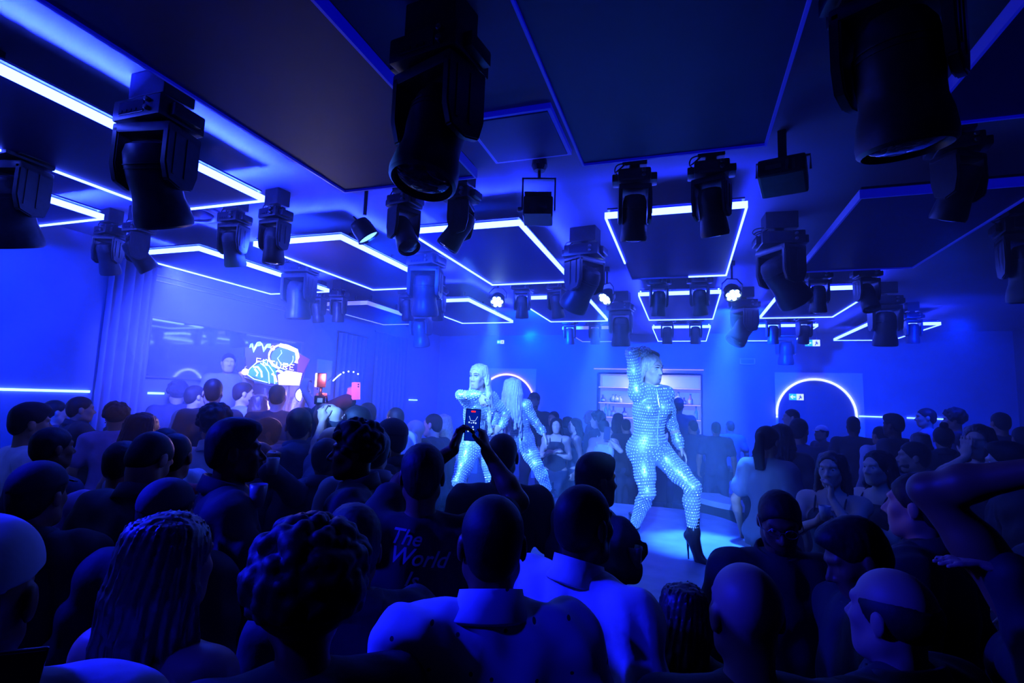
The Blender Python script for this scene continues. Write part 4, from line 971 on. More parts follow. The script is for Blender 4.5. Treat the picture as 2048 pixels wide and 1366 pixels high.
    hk = st.get('hair', 'short')
    if hk not in ('none', None):
        if 'hf' in st: J['hair_front'] = st['hf']
        P, cuts = hair_prims(J, hk, rnd)
        if hk in ('long', 'longwavy', 'bob'):
            # open the face: cut away what lies in front of the face oval
            R, hc = J['Rh'], J['head']
            subs = [ell(hc+R@(np.array([0, 0.100, -0.022])*s), np.array((0.069, 0.084, 0.092))*s, R, 0.008), ell(hc+R@(np.array([0, 0.10, -0.14])*s), np.array((0.070, 0.085, 0.10))*s, R, 0.01)]
        else: subs = ()
        me = field_mesh('hair', P, h*0.75 if hk != 'afro' else h*0.85, 0.0, cuts, subs, warp=(hair_warp(J) if hk in ('long', 'longwavy', 'bob') else hair_warp(J, 0.0011, 46)) if hk not in ('afro', 'curly', 'buzz', 'ring') else None)
        if me: link('hair', me, HR[st.get('hc', 'black')], root)
    if st.get('beard'):
        R, hc = J['Rh'], J['head']
        P = [ell(hc+R@(np.array([0, 0.030, -0.070])*s), np.array((0.060, 0.066, 0.062))*s, R, 0.02), cone(hc+R@(np.array([0, 0.072, -0.115])*s), hc+R@(np.array([0, 0.07, -0.11])*s), 0.026*s, 0.026*s, 0.02)]
        me = field_mesh('beard', P, h*0.75, 0.002, [('pl', hc+R@(np.array([0, 0.0, -0.052])*s), R@np.array([0, 0.25, 1.0]))], [cone(hc+R@(np.array([-0.016, 0.10, -0.073])*s), hc+R@(np.array([0.016, 0.10, -0.073])*s), 0.013*s, 0.013*s, 0.004)])
        if me: link('beard', me, HR['black'], root)
    if st.get('cap'):
        ms = cap_mesh(J, h*0.8, back=st.get('cap') == 'back', brim=st.get('cap') != 'beanie')
        c0 = link('cap', ms[0], CL[st.get('cc', 'black')], root)
        if len(ms) > 1: link('cap_brim', ms[1], CL[st.get('cc', 'black')], c0)
    R, hc = J['Rh'], J['head']
    if st.get('eyes', False):
        for sx in (-1, 1):
            b = bmesh.new(); bmesh.ops.create_icosphere(b, subdivisions=2, radius=0.0125*s)
            for v in b.verts: v.co += Vector(hc+R@(np.array([sx*0.031, 0.070, -0.004])*s))
            e = obj('eye', b, M['eye'], root, True)
            b = bmesh.new(); bmesh.ops.create_icosphere(b, subdivisions=1, radius=0.0062*s)
            for v in b.verts: v.co += Vector(hc+R@(np.array([sx*0.031, 0.0785, -0.004])*s))
            obj('iris', b, M['iris'], e, True)
    if st.get('glasses'):
        b = bmesh.new()
        for sx in (-1, 1):
            pts = [hc+R@(np.array([sx*0.031+0.023*math.cos(a), 0.098, -0.004+0.018*math.sin(a)])*s) for a in np.linspace(0, 2*PI, 15)]
            tube(b, pts, 0.0018*s, 5); tube(b, [hc+R@(np.array([sx*0.054, 0.098, 0.0])*s), hc+R@(np.array([sx*0.078, 0.07, 0.0])*s), hc+R@(np.array([sx*0.082, -0.01, 0.0])*s)], 0.0018*s, 5)
        tube(b, [hc+R@(np.array([-0.01, 0.10, 0.0])*s), hc+R@(np.array([0.01, 0.10, 0.0])*s)], 0.0018*s, 5)
        obj('glasses', b, M['metal'], root)
    if st.get('earring'):
        for sx in (-1, 1):
            b = bmesh.new(); bmesh.ops.create_icosphere(b, subdivisions=1, radius=0.007*s)
            for v in b.verts: v.co += Vector(hc+R@(np.array([sx*0.082, -0.008, -0.058])*s))
            obj('earring', b, M['gold'], root, True)
PEOPLE = []
# depth of each figure along its view line, spaced so that no two bodies share a spot
DADJ = {(-38, 1030): 0.87, (345, 1015): 1.27, (625, 1032): 1.13, (712, 1012): 1.55, (848, 880): 2.12, (988, 993): 1.34, (1166, 972): 1.65, (1190, 906): 2.60, (1372, 1212): 1.77, (1492, 1128): 1.20, (1786, 1122): 1.29, (1556, 976): 2.15, (1715, 1036): 1.72, (1838, 940): 2.05, (2275, 905): 1.24, (2090, 1075): 1.60, (62, 806): 3.60, (112, 797): 4.64, (163, 790): 4.45, (108, 850): 3.15, (82, 921): 2.00, (236, 806): 4.33, (288, 822): 3.65, (332, 852): 3.38, (352, 868): 2.80, (303, 868): 2.41, (246, 884): 2.95, (338, 955): 1.91, (470, 838): 2.35, (432, 812): 3.80, (428, 758): 4.85, (392, 768): 5.40, (357, 764): 5.80, (488, 762): 5.60, (459, 704): 5.90, (556, 770): 4.96, (520, 786): 5.24, (590, 790): 5.95, (612, 812): 4.64, (640, 800): 5.73, (600, 812): 3.89, (624, 826): 5.31, (656, 786): 4.34, (672, 764): 5.06, (708, 806): 4.73, (738, 778): 5.50, (668, 848): 3.63, (716, 812): 4.06, (718, 845): 2.59, (752, 852): 3.00, (792, 812): 4.99, (786, 836): 3.52, (832, 840): 5.38, (868, 828): 5.78, (888, 826): 6.20, (536, 832): 4.24, (1006, 868): 2.90, (655, 872): 3.22, (520, 880): 3.23, (1069, 784): 7.73, (1108, 820): 7.37, (1113, 846): 6.81, (1135, 836): 7.71, (1150, 846): 7.04, (1181, 820): 7.92, (1196, 822): 7.10, (1208, 846): 6.65, (1236, 824): 7.94, (1252, 848): 7.40, (1357, 795): 8.60, (1386, 846): 7.89, (1432, 850): 7.52, (1460, 842): 8.20, (1534, 849): 4.60, (1562, 845): 5.20, (1583, 816): 7.10, (1597, 834): 5.70, (1643, 849): 7.11, (1662, 899): 3.62, (1706, 833): 6.36, (1756, 897): 3.74, (1787, 827): 5.40, (1760, 850): 5.94, (1828, 880): 4.30, (1838, 862): 4.97, (1885, 843): 4.57, (1852, 814): 6.51, (1908, 818): 6.09, (1955, 838): 4.16, (2016, 884): 3.30, (2000, 822): 5.60, (2044, 850): 4.60}
def person(px, py, D, face, label, group=None, **st):
    """stand a figure so that its head top lies at pixel (px, py), D metres along the view axis; face 0 = back to the viewer, 180 = facing, 90 = to the left"""
    D = DADJ.get((px, py), D); top = atD(px, py, D)
    base = st.get('base', TZ if on_tier(top[0], top[1]) else 0.0)
    hat = 0.02 if st.get('hair') not in ('none', 'buzz', None) or st.get('cap') else 0.0
    if st.get('hair') == 'afro': hat = 0.055
    if st.get('hair') == 'bun': hat = 0.05
    H = top[2]-base-hat
    H = min(max(H, 1.45), 1.98)
    ang = math.radians(face)+math.atan2(-top[0], top[1])
    Rw = np.array(Matrix.Rotation(ang, 3, 'Z'))
    h = st.get('h', 0.0095 if D < 1.9 else (0.011 if D < 3.0 else (0.013 if D < 4.6 else (0.016 if D < 6.2 else 0.020))))
    s = H/1.75; fem = st.get('fem', False)
    lean = st.get('lean', (0, 0))
    headoff = np.array([lean[0]*1.2, lean[1]*1.2+0.01, 0])
    origin = np.array([top[0], top[1], 0])-Rw@headoff; origin[2] = base
    def loc(w): return Rw.T@(np.asarray(w, float)-origin)
    arms = {}
    for k in ('armL', 'armR'):
        a = st.get(k)
        if a is not None:
            a = dict(a)
            if 'px' in a: a['jw'] = loc(atD(*a['px']))
            for q in ('hdw', 'hnw', 'hw'):
                if q in a: a[{'hdw': 'hd', 'hnw': 'hn', 'hw': 'h'}[q]] = Rw.T@np.array(a[q], float)
        arms[k] = a
    hy = st.get('hy', 0.0)
    J = skeleton(H, fem, lean, (hy, st.get('hp', 0.0), st.get('hr', 0.0)), arms['armL'], arms['armR'], spread=0.12)
    G = body_prims(J, finger_r=h*0.72 if h > 0.011 else 0.0)
    if st.get('broad'):
        pass
    prims = G['torso']+G['neckp']+G['headp']
    for sd in 'LR': prims += G['up'+sd]+G['fo'+sd]+G['ha'+sd]+G['th'+sd]+G['ca'+sd]+G['ft'+sd]
    rnd = np.random.default_rng(int(px*7+py*3))
    root = empty('person', tuple(origin), ang, label, 'person', group)
    me = field_mesh('body', prims, h, 0.0, [('z>', 0.0)], G['eyesub'], fine=(J['head'], 0.125, 0.62))
    link('body', me, SK[st.get('skin', 'tan')], root)
    dress_body(root, J, G, st, h, rnd)
    PEOPLE.append((root, J, origin, Rw))
    root['_'] = 0; del root['_']
    return root, J, origin, Rw, G
def W_(o, Rw, v): return o+Rw@np.asarray(v, float)
# ------------------------------------------------------------------ the three dancers in studded silver catsuits
def studs_on(prims, bones, g, row=0.0225, col=0.0185, r=0.0072, keep=None):
    pts, dirs = [], []
    for a, b_, rad, off in bones:
        a, b_ = np.array(a), np.array(b_); e_ = nv(b_-a)*0.035; a = a-e_; b_ = b_+e_; ax_ = nv(b_-a); u = nv(np.cross(ax_, [0.3, 0.9, 0.1])); v = np.cross(ax_, u)
        L = np.linalg.norm(b_-a); nr = max(1, int(L/row))
        for i in range(nr):
            c = a+(b_-a)*((i+0.5)/nr); n = max(5, int(2*PI*rad/col))
            for k in range(n):
                an = 2*PI*(k+0.5*(i % 2))/n; d = u*math.cos(an)+v*math.sin(an)
                pts.append(c+d*off); dirs.append(-d)
    pts = np.array(pts); dirs = np.array(dirs); t = np.zeros(len(pts)); alive = np.ones(len(pts), bool)
    for _ in range(28):
        d = sdf_at(prims, pts+dirs*t[:, None], g); t += np.where(alive, np.maximum(d, 0)*0.85+np.where(d > 0, 0.0003, 0), 0)
    d = sdf_at(prims, pts+dirs*t[:, None], g)
    offs = np.linalg.norm(dirs, axis=1)
    ok = (np.abs(d) < 0.004) & (t < 0.24) & (t > 0.001)
    P = (pts+dirs*t[:, None])[ok]
    e = 0.002; N = np.stack([sdf_at(prims, P+np.eye(3)[i]*e, g)-sdf_at(prims, P-np.eye(3)[i]*e, g) for i in range(3)], 1)
    N /= np.linalg.norm(N, axis=1, keepdims=True)+1e-9
    # thin out studs that fall on top of one another
    cell = {}; sel = []
    for i, p in enumerate(P):
        k = tuple(np.floor(p/0.014).astype(int)); bad = False
        for dx in (-1, 0, 1):
            for dy in (-1, 0, 1):
                for dz in (-1, 0, 1):
                    for j in cell.get((k[0]+dx, k[1]+dy, k[2]+dz), ()):
                        if ((P[j]-p)**2).sum() < 0.0145**2: bad = True
        if not bad and (keep is None or keep(p)): cell.setdefault(k, []).append(i); sel.append(i)
    P, N = P[sel], N[sel]
    n = 6; V, Fc = [], []
    for p, nn in zip(P, N):
        u = nv(np.cross(nn, [0.1, 0.2, 0.97])); v = np.cross(nn, u); b0 = len(V)
        for rr, hh in ((1.05, -0.1), (0.62, 0.40)):
            for k in range(n): V.append(p+(u*math.cos(2*PI*k/n)+v*math.sin(2*PI*k/n))*r*rr+nn*r*hh)
        V.append(p+nn*r*0.62)
        for k in range(n):
            Fc.append((b0+k, b0+(k+1) % n, b0+n+(k+1) % n, b0+n+k)); Fc.append((b0+n+k, b0+n+(k+1) % n, b0+2*n))
    return V, Fc
def boot(root, A, To, heel_z, s, label=None):
    """ankle boot with a stiletto heel, built along ankle -> toe"""
    A, To = np.array(A), np.array(To); f = To-A; fh = nv([f[0], f[1], 0]); up = np.array([0, 0, 1.0])
    hb = A-fh*0.045+up*(-0.035); ball = np.array([To[0], To[1], heel_z+0.022])-fh*0.035; tip = np.array([To[0], To[1], heel_z+0.016])+fh*0.035
    P = [cone(A+up*0.13, A, 0.047, 0.040, 0.02), cone(A, hb, 0.040, 0.030, 0.03), cone(A, ball, 0.038, 0.030, 0.03), cone(hb, ball, 0.028, 0.027, 0.03), cone(ball, tip, 0.028, 0.014, 0.03)]
    me = field_mesh('boot', P, 0.0065, 0.002, [('z>', heel_z), ('z<', A[2]+0.115)])
    o = link('boot', me, M['boot'], root)
    b = bmesh.new(); tube(b, [hb+up*-0.01, hb-fh*0.008+up*-0.05, [hb[0]-fh[0]*0.0, hb[1]-fh[1]*0.0, heel_z]], [0.020, 0.010, 0.006], 8); obj('stiletto_heel', b, M['boot'], o, True)
    b = bmesh.new(); box(b, -0.03, 0.03, -0.045, 0.045, 0, 0.008, T(*[(ball[0]+tip[0])/2, (ball[1]+tip[1])/2, heel_z]) @ RZ(math.atan2(-fh[0], fh[1])), bev=0.003); obj('sole', b, M['boot'], o)
def dancer(jp, face_dir, head, label, hair, hc, suit_back=False, hh=0.008, lift=None):
    """jp: joint -> (px, py, D)"""
    Wd = {k: atD(*v) for k, v in jp.items() if len(v) == 3}
    org = np.array([Wd['pelvis'][0], Wd['pelvis'][1], SZ])
    root = empty('person', tuple(org), 0, label, 'person')
    J = {k: v-org for k, v in Wd.items()}
    for sd in 'LR':   # feet rest on the stage
        J['toe'+sd][2] = 0.045; J['an'+sd][2] = max(J['an'+sd][2], 0.14)
    J['s'] = 0.97; J['fem'] = True; s = 0.97
    J['chest'] = J['neck']*0.62+J['pelvis']*0.38+(np.array(jp.get('chest_off', (0, 0, 0, 0))[:3]))
    rt = nv(J['shR']-J['shL']); J['Rt'] = np.eye(3)
    fw = nv(face_dir); upv = nv(head[1]); rr = nv(np.cross(fw, upv)); upv = np.cross(rr, fw); J['Rh'] = np.stack([rr, fw, upv], 1)
    for sd, sg in (('L', -1), ('R', 1)):
        J['hd'+sd] = nv(J['fin'+sd]-J['wr'+sd]); J['hn'+sd] = np.array(jp.get('pn'+sd, (0, -1, 0.01, 0))[:3], float); J['curl'+sd] = jp.get('cu'+sd, (0.3, 0, 0, 0))[0]
        J['Rt'] = np.eye(3)
    Rt = np.stack([rt, nv(np.cross([0, 0, 1.0], rt)), np.array([0, 0, 1.0])], 1); J['Rt'] = Rt
    G = body_prims(J)
    prims = G['torso']+G['neckp']+G['headp']
    suit = list(G['torso']); bones = []
    for sd in 'LR':
        prims += G['up'+sd]+G['fo'+sd]+G['ha'+sd]+G['th'+sd]+G['ca'+sd]
        suit += G['up'+sd]+[cone(J['el'+sd], J['el'+sd]*0.32+J['wr'+sd]*0.68, 0.034*s, 0.036*s, 0.03), cone(J['el'+sd]*0.32+J['wr'+sd]*0.68, J['wr'+sd]*0.96+J['el'+sd]*0.04, 0.035*s, 0.024*s, 0.03)]+G['th'+sd]+G['ca'+sd]
        bones += [(J['sh'+sd], J['el'+sd], 0.048, 0.16), (J['el'+sd], J['wr'+sd], 0.034, 0.15), (J['hip'+sd], J['kn'+sd], 0.075, 0.24), (J['kn'+sd], J['an'+sd], 0.046, 0.16)]
    bones += [(J['pelvis']-np.array([0, 0, 0.06]), J['pelvis']*0.5+J['chest']*0.5, 0.135, 0.24), (J['pelvis']*0.5+J['chest']*0.5, J['neck'], 0.14, 0.24)]
    me = field_mesh('body', prims, hh, 0.0, (), G['eyesub'], fine=(J['head'], 0.12, 0.55)); link('body', me, SK['fair'], root)
    g = 0.006
    nk = J['neck']
    me = field_mesh('catsuit', suit, hh, g)
    me.materials.append(SUIT); me.materials.append(STUD)
    # studs are part of the suit's surface
    V, Fc = studs_on(suit, bones, g)
    st = bpy.data.meshes.new('catsuit'); st.from_pydata([tuple(v) for v in V], [], Fc); st.update()
    b = bmesh.new(); b.from_mesh(me); nf = len(b.faces); b.from_mesh(st); b.faces.ensure_lookup_table()
    for f in b.faces[nf:]: f.material_index = 1
    for f in b.faces[:nf]: f.smooth = True
    b.to_mesh(me); b.free(); bpy.data.meshes.remove(st)
    o = bpy.data.objects.new('catsuit', me); COL.objects.link(o); o.parent = root
    rnd = np.random.default_rng(5)
    if 'hf' in jp: J['hair_front'] = jp['hf'][0]
    P, cuts = hair_prims(J, hair, rnd)
    R, hc_ = J['Rh'], J['head']
    me = field_mesh('hair', P, 0.0065, 0.0, cuts, [ell(hc_+R@(np.array([0, 0.100, -0.024])*s), np.array((0.066, 0.083, 0.092))*s, R, 0.008)], warp=hair_warp(J, 0.0035, 30)); link('hair', me, HR[hc], root)
    for sx in (-1, 1):
        b = bmesh.new(); bmesh.ops.create_icosphere(b, subdivisions=2, radius=0.0122)
        for v in b.verts: v.co += Vector(hc_+R@np.array([sx*0.030, 0.070, -0.005]))
        e = obj('eye', b, M['eye'], root, True)
        b = bmesh.new(); bmesh.ops.create_icosphere(b, subdivisions=2, radius=0.0052)
        for v in b.verts: v.co += Vector(hc_+R@np.array([sx*0.030, 0.0785, -0.006]))
        obj('iris', b, M['iris'], e, True)
        b = bmesh.new(); tube(b, [hc_+R@np.array([sx*0.015, 0.088, 0.008]), hc_+R@np.array([sx*0.031, 0.087, 0.010]), hc_+R@np.array([sx*0.046, 0.076, 0.005])], [0.003, 0.0035, 0.0015], 5)
        obj('eyelid', b, HR['brown'], e, True)
        b = bmesh.new(); tube(b, [hc_+R@np.array([sx*0.012, 0.095, 0.022]), hc_+R@np.array([sx*0.032, 0.090, 0.028]), hc_+R@np.array([sx*0.050, 0.074, 0.022])], [0.003, 0.003, 0.0012], 5)
        obj('eyebrow', b, HR['brown'], root, True)
    b = bmesh.new(); tube(b, [hc_+R@np.array([x, 0.0895-abs(x)*0.35, -0.0705-0.0*x]) for x in (-0.023, -0.012, 0, 0.012, 0.023)], [0.001, 0.0045, 0.0038, 0.0045, 0.001], 6)
    tube(b, [hc_+R@np.array([x, 0.090-abs(x)*0.4, -0.081]) for x in (-0.019, -0.009, 0, 0.009, 0.019)], [0.001, 0.005, 0.006, 0.005, 0.001], 6); obj('lips', b, M['lips'], root, True)
    b = bmesh.new()   # zip down the front
    Rc = G['Rc']
    zs = []
    for t in np.linspace(0.0, 0.95, 14):
        c = nk*(1-t)+J['pelvis']*t; p = c+Rc[:, 1]*0.25; tt = 0.0
        for _ in range(20): tt += max(0, float(sdf_at(suit, (p-Rc[:, 1]*tt)[None], g)[0]))*0.9
        zs.append(p-Rc[:, 1]*(tt-0.001))
    tube(b, zs, 0.004, 5); obj('zip', b, STUD, root)
    for sd in 'LR': boot(root, J['an'+sd], J['toe'+sd], 0.0, s)
    return root, J, org
cv = lambda x, y, z: np.array([x, y, z], float)
# front dancer: one arm bent over her head, weight on wide-set legs, looking to the right
dancer(dict(pelvis=(1297, 893, 4.22), neck=(1302, 776, 4.2), head=(1303, 736, 4.2), shR=(1274, 786, 4.16), shL=(1331, 789, 4.27),
            elR=(1262, 706, 4.12), wrR=(1297, 702, 4.22), finR=(1322, 707, 4.28), elL=(1345, 851, 4.42), wrL=(1361, 896, 4.35), finL=(1373, 915, 4.32),
            hipR=(1285, 912, 4.2), hipL=(1325, 911, 4.24), knR=(1295, 985, 4.12), anR=(1268, 1062, 4.42), toeR=(1262, 1096, 4.30),
            knL=(1386, 975, 4.02), anL=(1387, 1064, 4.02), toeL=(1407, 1122, 3.93), pnR=(0, 0.4, -1, 0), cuR=(0.5, 0, 0, 0), pnL=(-0.5, 0, -0.5, 0), hf=(0.3, 0, 0, 0)),
       cv(0.80, -0.62, -0.10), [None, cv(-0.02, 0, 1)], 'dancer in a studded silver catsuit with one arm over her head, frontmost on the podium', 'bob', 'blond')
# left dancer: forearm across her chest, other hand on the hip, long wavy hair
dancer(dict(pelvis=(954, 884, 5.0), neck=(957, 790, 4.96), head=(957, 751, 4.94), shR=(935, 800, 4.86), shL=(982, 797, 5.04),
            elR=(921, 790, 4.62), wrR=(961, 790, 4.54), finR=(966, 808, 4.52), elL=(1013, 829, 5.06), wrL=(1001, 855, 4.92), finL=(986, 864, 4.86),
            hipR=(941, 898, 4.96), hipL=(972, 899, 5.02), knR=(917, 962, 4.82), anR=(931, 1024, 5.0), toeR=(922, 1052, 4.86),
            knL=(983, 952, 4.98), anL=(987, 1026, 5.08), toeL=(997, 1048, 4.94), pnR=(0.3, 0.3, -0.6, 0), cuR=(0.6, 0, 0, 0), pnL=(-0.4, 0.8, 0, 0), hf=(1.3, 0, 0, 0)),
       cv(-0.22, -0.95, -0.12), [None, cv(0.04, 0, 1)], 'dancer in a silver studded catsuit with a forearm across her chest, leftmost on the podium', 'longwavy', 'blond')
# middle dancer: back to the viewer, leaning, platinum hair down her back
dancer(dict(pelvis=(1036, 876, 5.45), neck=(1028, 806, 5.40), head=(1025, 777, 5.38), shL=(1005, 815, 5.42), shR=(1051, 812, 5.36),
            elL=(992, 848, 5.62), wrL=(1004, 872, 5.80), finL=(1010, 884, 5.85), elR=(1071, 845, 5.40), wrR=(1087, 866, 5.30), finR=(1095, 884, 5.26),
            hipL=(1022, 886, 5.46), hipR=(1050, 886, 5.42), knL=(1012, 935, 5.60), anL=(1010, 990, 5.75), toeL=(1006, 1012, 5.95),
            knR=(1073, 930, 5.30), anR=(1098, 985, 5.42), toeR=(1110, 1012, 5.55), pnR=(-0.6, 0, -0.4, 0), cuR=(0.15, 0, 0, 0), pnL=(0, 1, 0, 0)),
       cv(-0.30, 0.92, 0.0), [None, cv(-0.03, 0, 1)], 'dancer in a studded catsuit seen from behind with platinum hair, middle of the podium', 'long', 'plat')
print('dancers', round(time.time()-T0, 1))
# ------------------------------------------------------------------ the crowd
def up_hand(dw=(0, 0, 1), nw=(0, 1, 0), curl=0.5): return dict(hdw=dw, hnw=nw, curl=curl)
def phone_obj(px, py, D, tilt, label, w=0.075, h=0.155, pale=False, screen=None, yaw=0.0, land=False):
    p = atD(px, py, D); root = empty('smartphone', tuple(p), math.atan2(-p[0], p[1])+math.radians(yaw), label, 'smartphone')
    root.rotation_euler[1] = math.radians(tilt)
    if land: w, h = h, w
    b = bmesh.new(); box(b, -w/2, w/2, -0.004, 0.004, -h/2, h/2, bev=0.003); obj('phone_case', b, M['pinkphone' if pale else 'phone'], root)
    b = bmesh.new(); box(b, -w/2+0.004, w/2-0.004, -0.0052, -0.004, -h/2+0.004, h/2-0.004); obj('phone_screen', b, screen or M['display'], root)
    b = bmesh.new()
    for k in range(2): lathe(b, [(0.007, 0.0), (0.006, 0.002), (0.001, 0.002)], 12, T(-w/2+0.018, 0.004, h/2-0.02-k*0.02) @ RX(-PI/2))
    obj('camera_lens', b, M['lens'], root)
    return root
def cup_obj(px, py, D, label, r=0.036, h=0.09):
    p = atD(px, py, D); root = empty('plastic_cup', tuple(p-np.array([0, 0, h/2])), 0, label, 'cup')
    b = bmesh.new(); lathe(b, [(0.001, 0.0), (r*0.78, 0.0), (r, h), (r-0.002, h), (r*0.76, 0.004), (0.001, 0.004)], 20, cap=False); obj('cup_wall', b, M['glass'], root, True)
    b = bmesh.new(); lathe(b, [(0.001, 0.006), (r*0.75, 0.006), (r*0.88, h*0.55), (0.001, h*0.55)], 18, cap=False); obj('drink', b, M['darkglass'], root, True)
    return root
UPR = dict(h=(0.6, -0.2, -1))
# ---- nearest heads along the bottom edge
person(-38, 1030, 0.95, -20, 'person in a pale knitted cap and hooded top cut off at the lower left edge', hair='none', cap='beanie', cc='pale', top='hoodie', c='pale', skin='brown')
hold = person(345, 1015, 1.15, -50, 'woman with long straight hair in the lower left foreground', fem=True, hair='long', hc='brown', top='tank', c='black', skin='tan', hy=0, hf=0.4)
person(625, 1032, 1.15, 5, 'person with a big curly afro in the foreground, left of the dotted shirt', hair='afro', top='tee', c='black', skin='brown')
person(712, 1012, 1.55, 10, 'person with dark short hair just behind the curly afro', hair='top', top='jacket', c='dark', skin='brown')
wm, wJ, wO, wR, wG = person(848, 880, 2.12, -2, 'man in a black printed t-shirt filming the dancers with raised hands', hair='short', top='tee', c='black', skin='brown', h=0.0095,
    armR=dict(px=(973, 903, 2.40), h=(1, 0.1, -0.5), hdw=(-0.28, 0.1, 1), hnw=(-1, 0.0, 0), curl=0.75), armL=dict(px=(906, 900, 2.38), h=(-1, 0.1, -0.5), hdw=(0.28, 0.1, 1), hnw=(1, 0.0, 0), curl=0.75))
person(988, 993, 1.56, 4, 'man with a shaved head in a white shirt with dark dots, centre foreground', hair='buzz', top='shirt', c='dotted', skin='brown')
person(1166, 972, 1.56, -38, 'man with a shaved head in a plain white shirt, right of the dotted shirt', hair='buzz', top='shirt', c='white', skin='dark')
person(1190, 906, 2.6, -55, 'man with slicked dark hair in a dark jacket holding a cup by the podium', hair='top', top='jacket', c='navy', skin='brown', armR=dict(px=(1262, 1135, 2.3), hdw=(0.5, 0.4, 0.5), hnw=(-0.3, 0, 0.3), curl=0.9))
person(1372, 1212, 1.55, -30, 'short dark-haired person with a tiny earring below the podium edge', hair='bob', hc='brown', top='tee', c='dark', skin='tan', fem=True, earring=True, base=0.0)
person(1492, 1128, 1.3, 24, 'bald man seen from behind at the lower right, left of the other bald man', hair='none', top='tee', c='black', skin='tan')
person(1786, 1122, 1.15, 60, 'bald man turned left at the lower right corner area', hair='ring', top='jacket', c='black', skin='tan')
person(1556, 976, 2.15, 195, 'man with glasses and a trimmed beard looking down, right of the podium', hair='short', top='jacket', c='black', skin='brown', beard=True, glasses=True, hp=-22, eyes=True, hy=-8)
person(1715, 1036, 1.72, 110, 'person with thick dark hair bending forward between the two bald men', hair='top', top='jacket', c='black', skin='brown', hp=-25)
person(1838, 940, 2.05, 72, 'man with a high bare forehead lit from the left, in black', hair='short', top='jacket', c='black', skin='tan')
person(2275, 905, 1.35, 0, 'person in black at the right edge with a bent arm raised', hair='short', top='tank', c='black', skin='brown',
       armL=dict(px=(2110, 935, 1.28), h=(-1.0, 0.1, -0.15), curl=0.6), armR=dict(w=(0.1, 0.1, -0.45)))
person(2090, 1075, 1.5, 70, 'person half outside the right edge with fingers spread towards the crowd', hair='short', top='jacket', c='black', skin='tan', armL=dict(px=(2020, 1140, 1.35), hdw=(-1, 0.1, 0.1), hnw=(0, 0, -1), curl=0.15))
# ---- left group
person(62, 806, 3.6, -75, 'man in a white t-shirt at the far left below the long light strip', hair='top', top='tee', c='white', skin='tan', eyes=True)
person(112, 797, 4.5, -70, 'man with short hair facing right behind the white t-shirt', hair='short', top='tee', c='navy', skin='fair')
person(163, 790, 4.5, -80, 'man with a hand raised to his mouth near the curtain', hair='short', top='jacket', c='dark', skin='tan', armR=dict(w=(-0.20, 0.27, 0.02), h=(1, 0, -1), curl=0.7))
person(108, 850, 3.15, -62, 'man with a shiny forehead looking right on the left side', hair='short', top='tee', c='navy', skin='brown', eyes=True)
person(82, 921, 2.0, -35, 'man in a dark cap seen from behind on the left', hair='short', top='jacket', c='black', skin='tan', cap='front', cc='black')
person(236, 806, 4.4, -15, 'person with curly hair and a glinting earring left of the curtain', hair='curly', top='tee', c='purple', skin='tan', earring=True)
person(288, 822, 3.6, -50, 'woman with long dark hair turned right, face edge lit', fem=True, hair='long', top='tank', c='dark', skin='fair')
person(332, 852, 3.3, -10, 'person in a pale shirt behind the bent head on the left', hair='short', top='shirt', c='pale', skin='tan')
person(352, 868, 2.95, -20, 'person in a red t-shirt behind the man with the white collar', hair='buzz', top='tee', c='red', skin='tan')
person(303, 868, 2.5, -40, 'man with a white collar bending his head forward', hair='buzz', top='jacket', c='dark', skin='tan', hp=-35, lean=(0, 0.05))
person(246, 884, 2.9, -30, 'person in a striped purple top behind the white collar', hair='top', top='tee', c='purple', skin='tan')
person(338, 955, 2.0, -35, 'person in a flat dark cap in front of the bent head', hair='short', top='jacket', c='black', skin='tan', cap='beanie', cc='dark')
person(470, 838, 2.42, -85, 'man with a flat-top haircut in profile, left of the crowd centre', hair='top', top='jacket', c='dark', skin='dark', armR=dict(w=(0.05, 0.30, -0.28), h=(1, -1, -0.5), curl=1.0))
person(432, 812, 3.5, -12, 'person with dark bushy hair in a light blue shirt', hair='curly', top='shirt', c='pale', skin='tan')
person(428, 758, 4.85, 2, 'broad man in a black t-shirt with thick dark hair, back to the viewer', hair='top', top='tee', c='dark', skin='fair')
person(392, 768, 5.4, -60, 'man turned right beside the broad black t-shirt, cheek lit pink', hair='short', top='tee', c='dark', skin='fair')
person(357, 764, 5.8, 8, 'person with dark hair at the left end of the group under the mirror', hair='curly', top='jacket', c='navy', skin='fair')
person(488, 762, 5.7, -78, 'hazy bearded man in profile left of the screen', hair='short', top='tee', c='mid', skin='fair', beard=True)
# man on the bench in the haze, filming
_q = atD(459, 704, DADJ[(459, 704)])
bq = empty('step_stool', (_q[0], _q[1], TZ), math.atan2(-_q[0], _q[1]), 'low dark stool by the mirror wall that the hazy smiling man stands on', 'stool')
b = bmesh.new()
for sx in (-1, 1): box(b, sx*0.19-0.02, sx*0.19+0.02, -0.17, 0.20, 0.0, 0.46)
obj('stool_side', b, M['stage_side'], bq)
b = bmesh.new(); box(b, -0.24, 0.24, -0.20, 0.24, 0.46, 0.50, bev=0.008); obj('stool_top', b, M['stage_side'], bq)
person(459, 704, 5.8, 185, 'smiling man standing high in the haze left of the screen, phone held up', hair='short', top='tee', c='mid', skin='fair', base=0.90, armL=dict(px=(480, 744, 5.6), h=(-1, 0, -1), hdw=(0, 0, 1), hnw=(0, 1, 0), curl=0.7))
phone_obj(482, 728, 5.58, 0, 'phone held sideways by the smiling man in the haze', land=False)
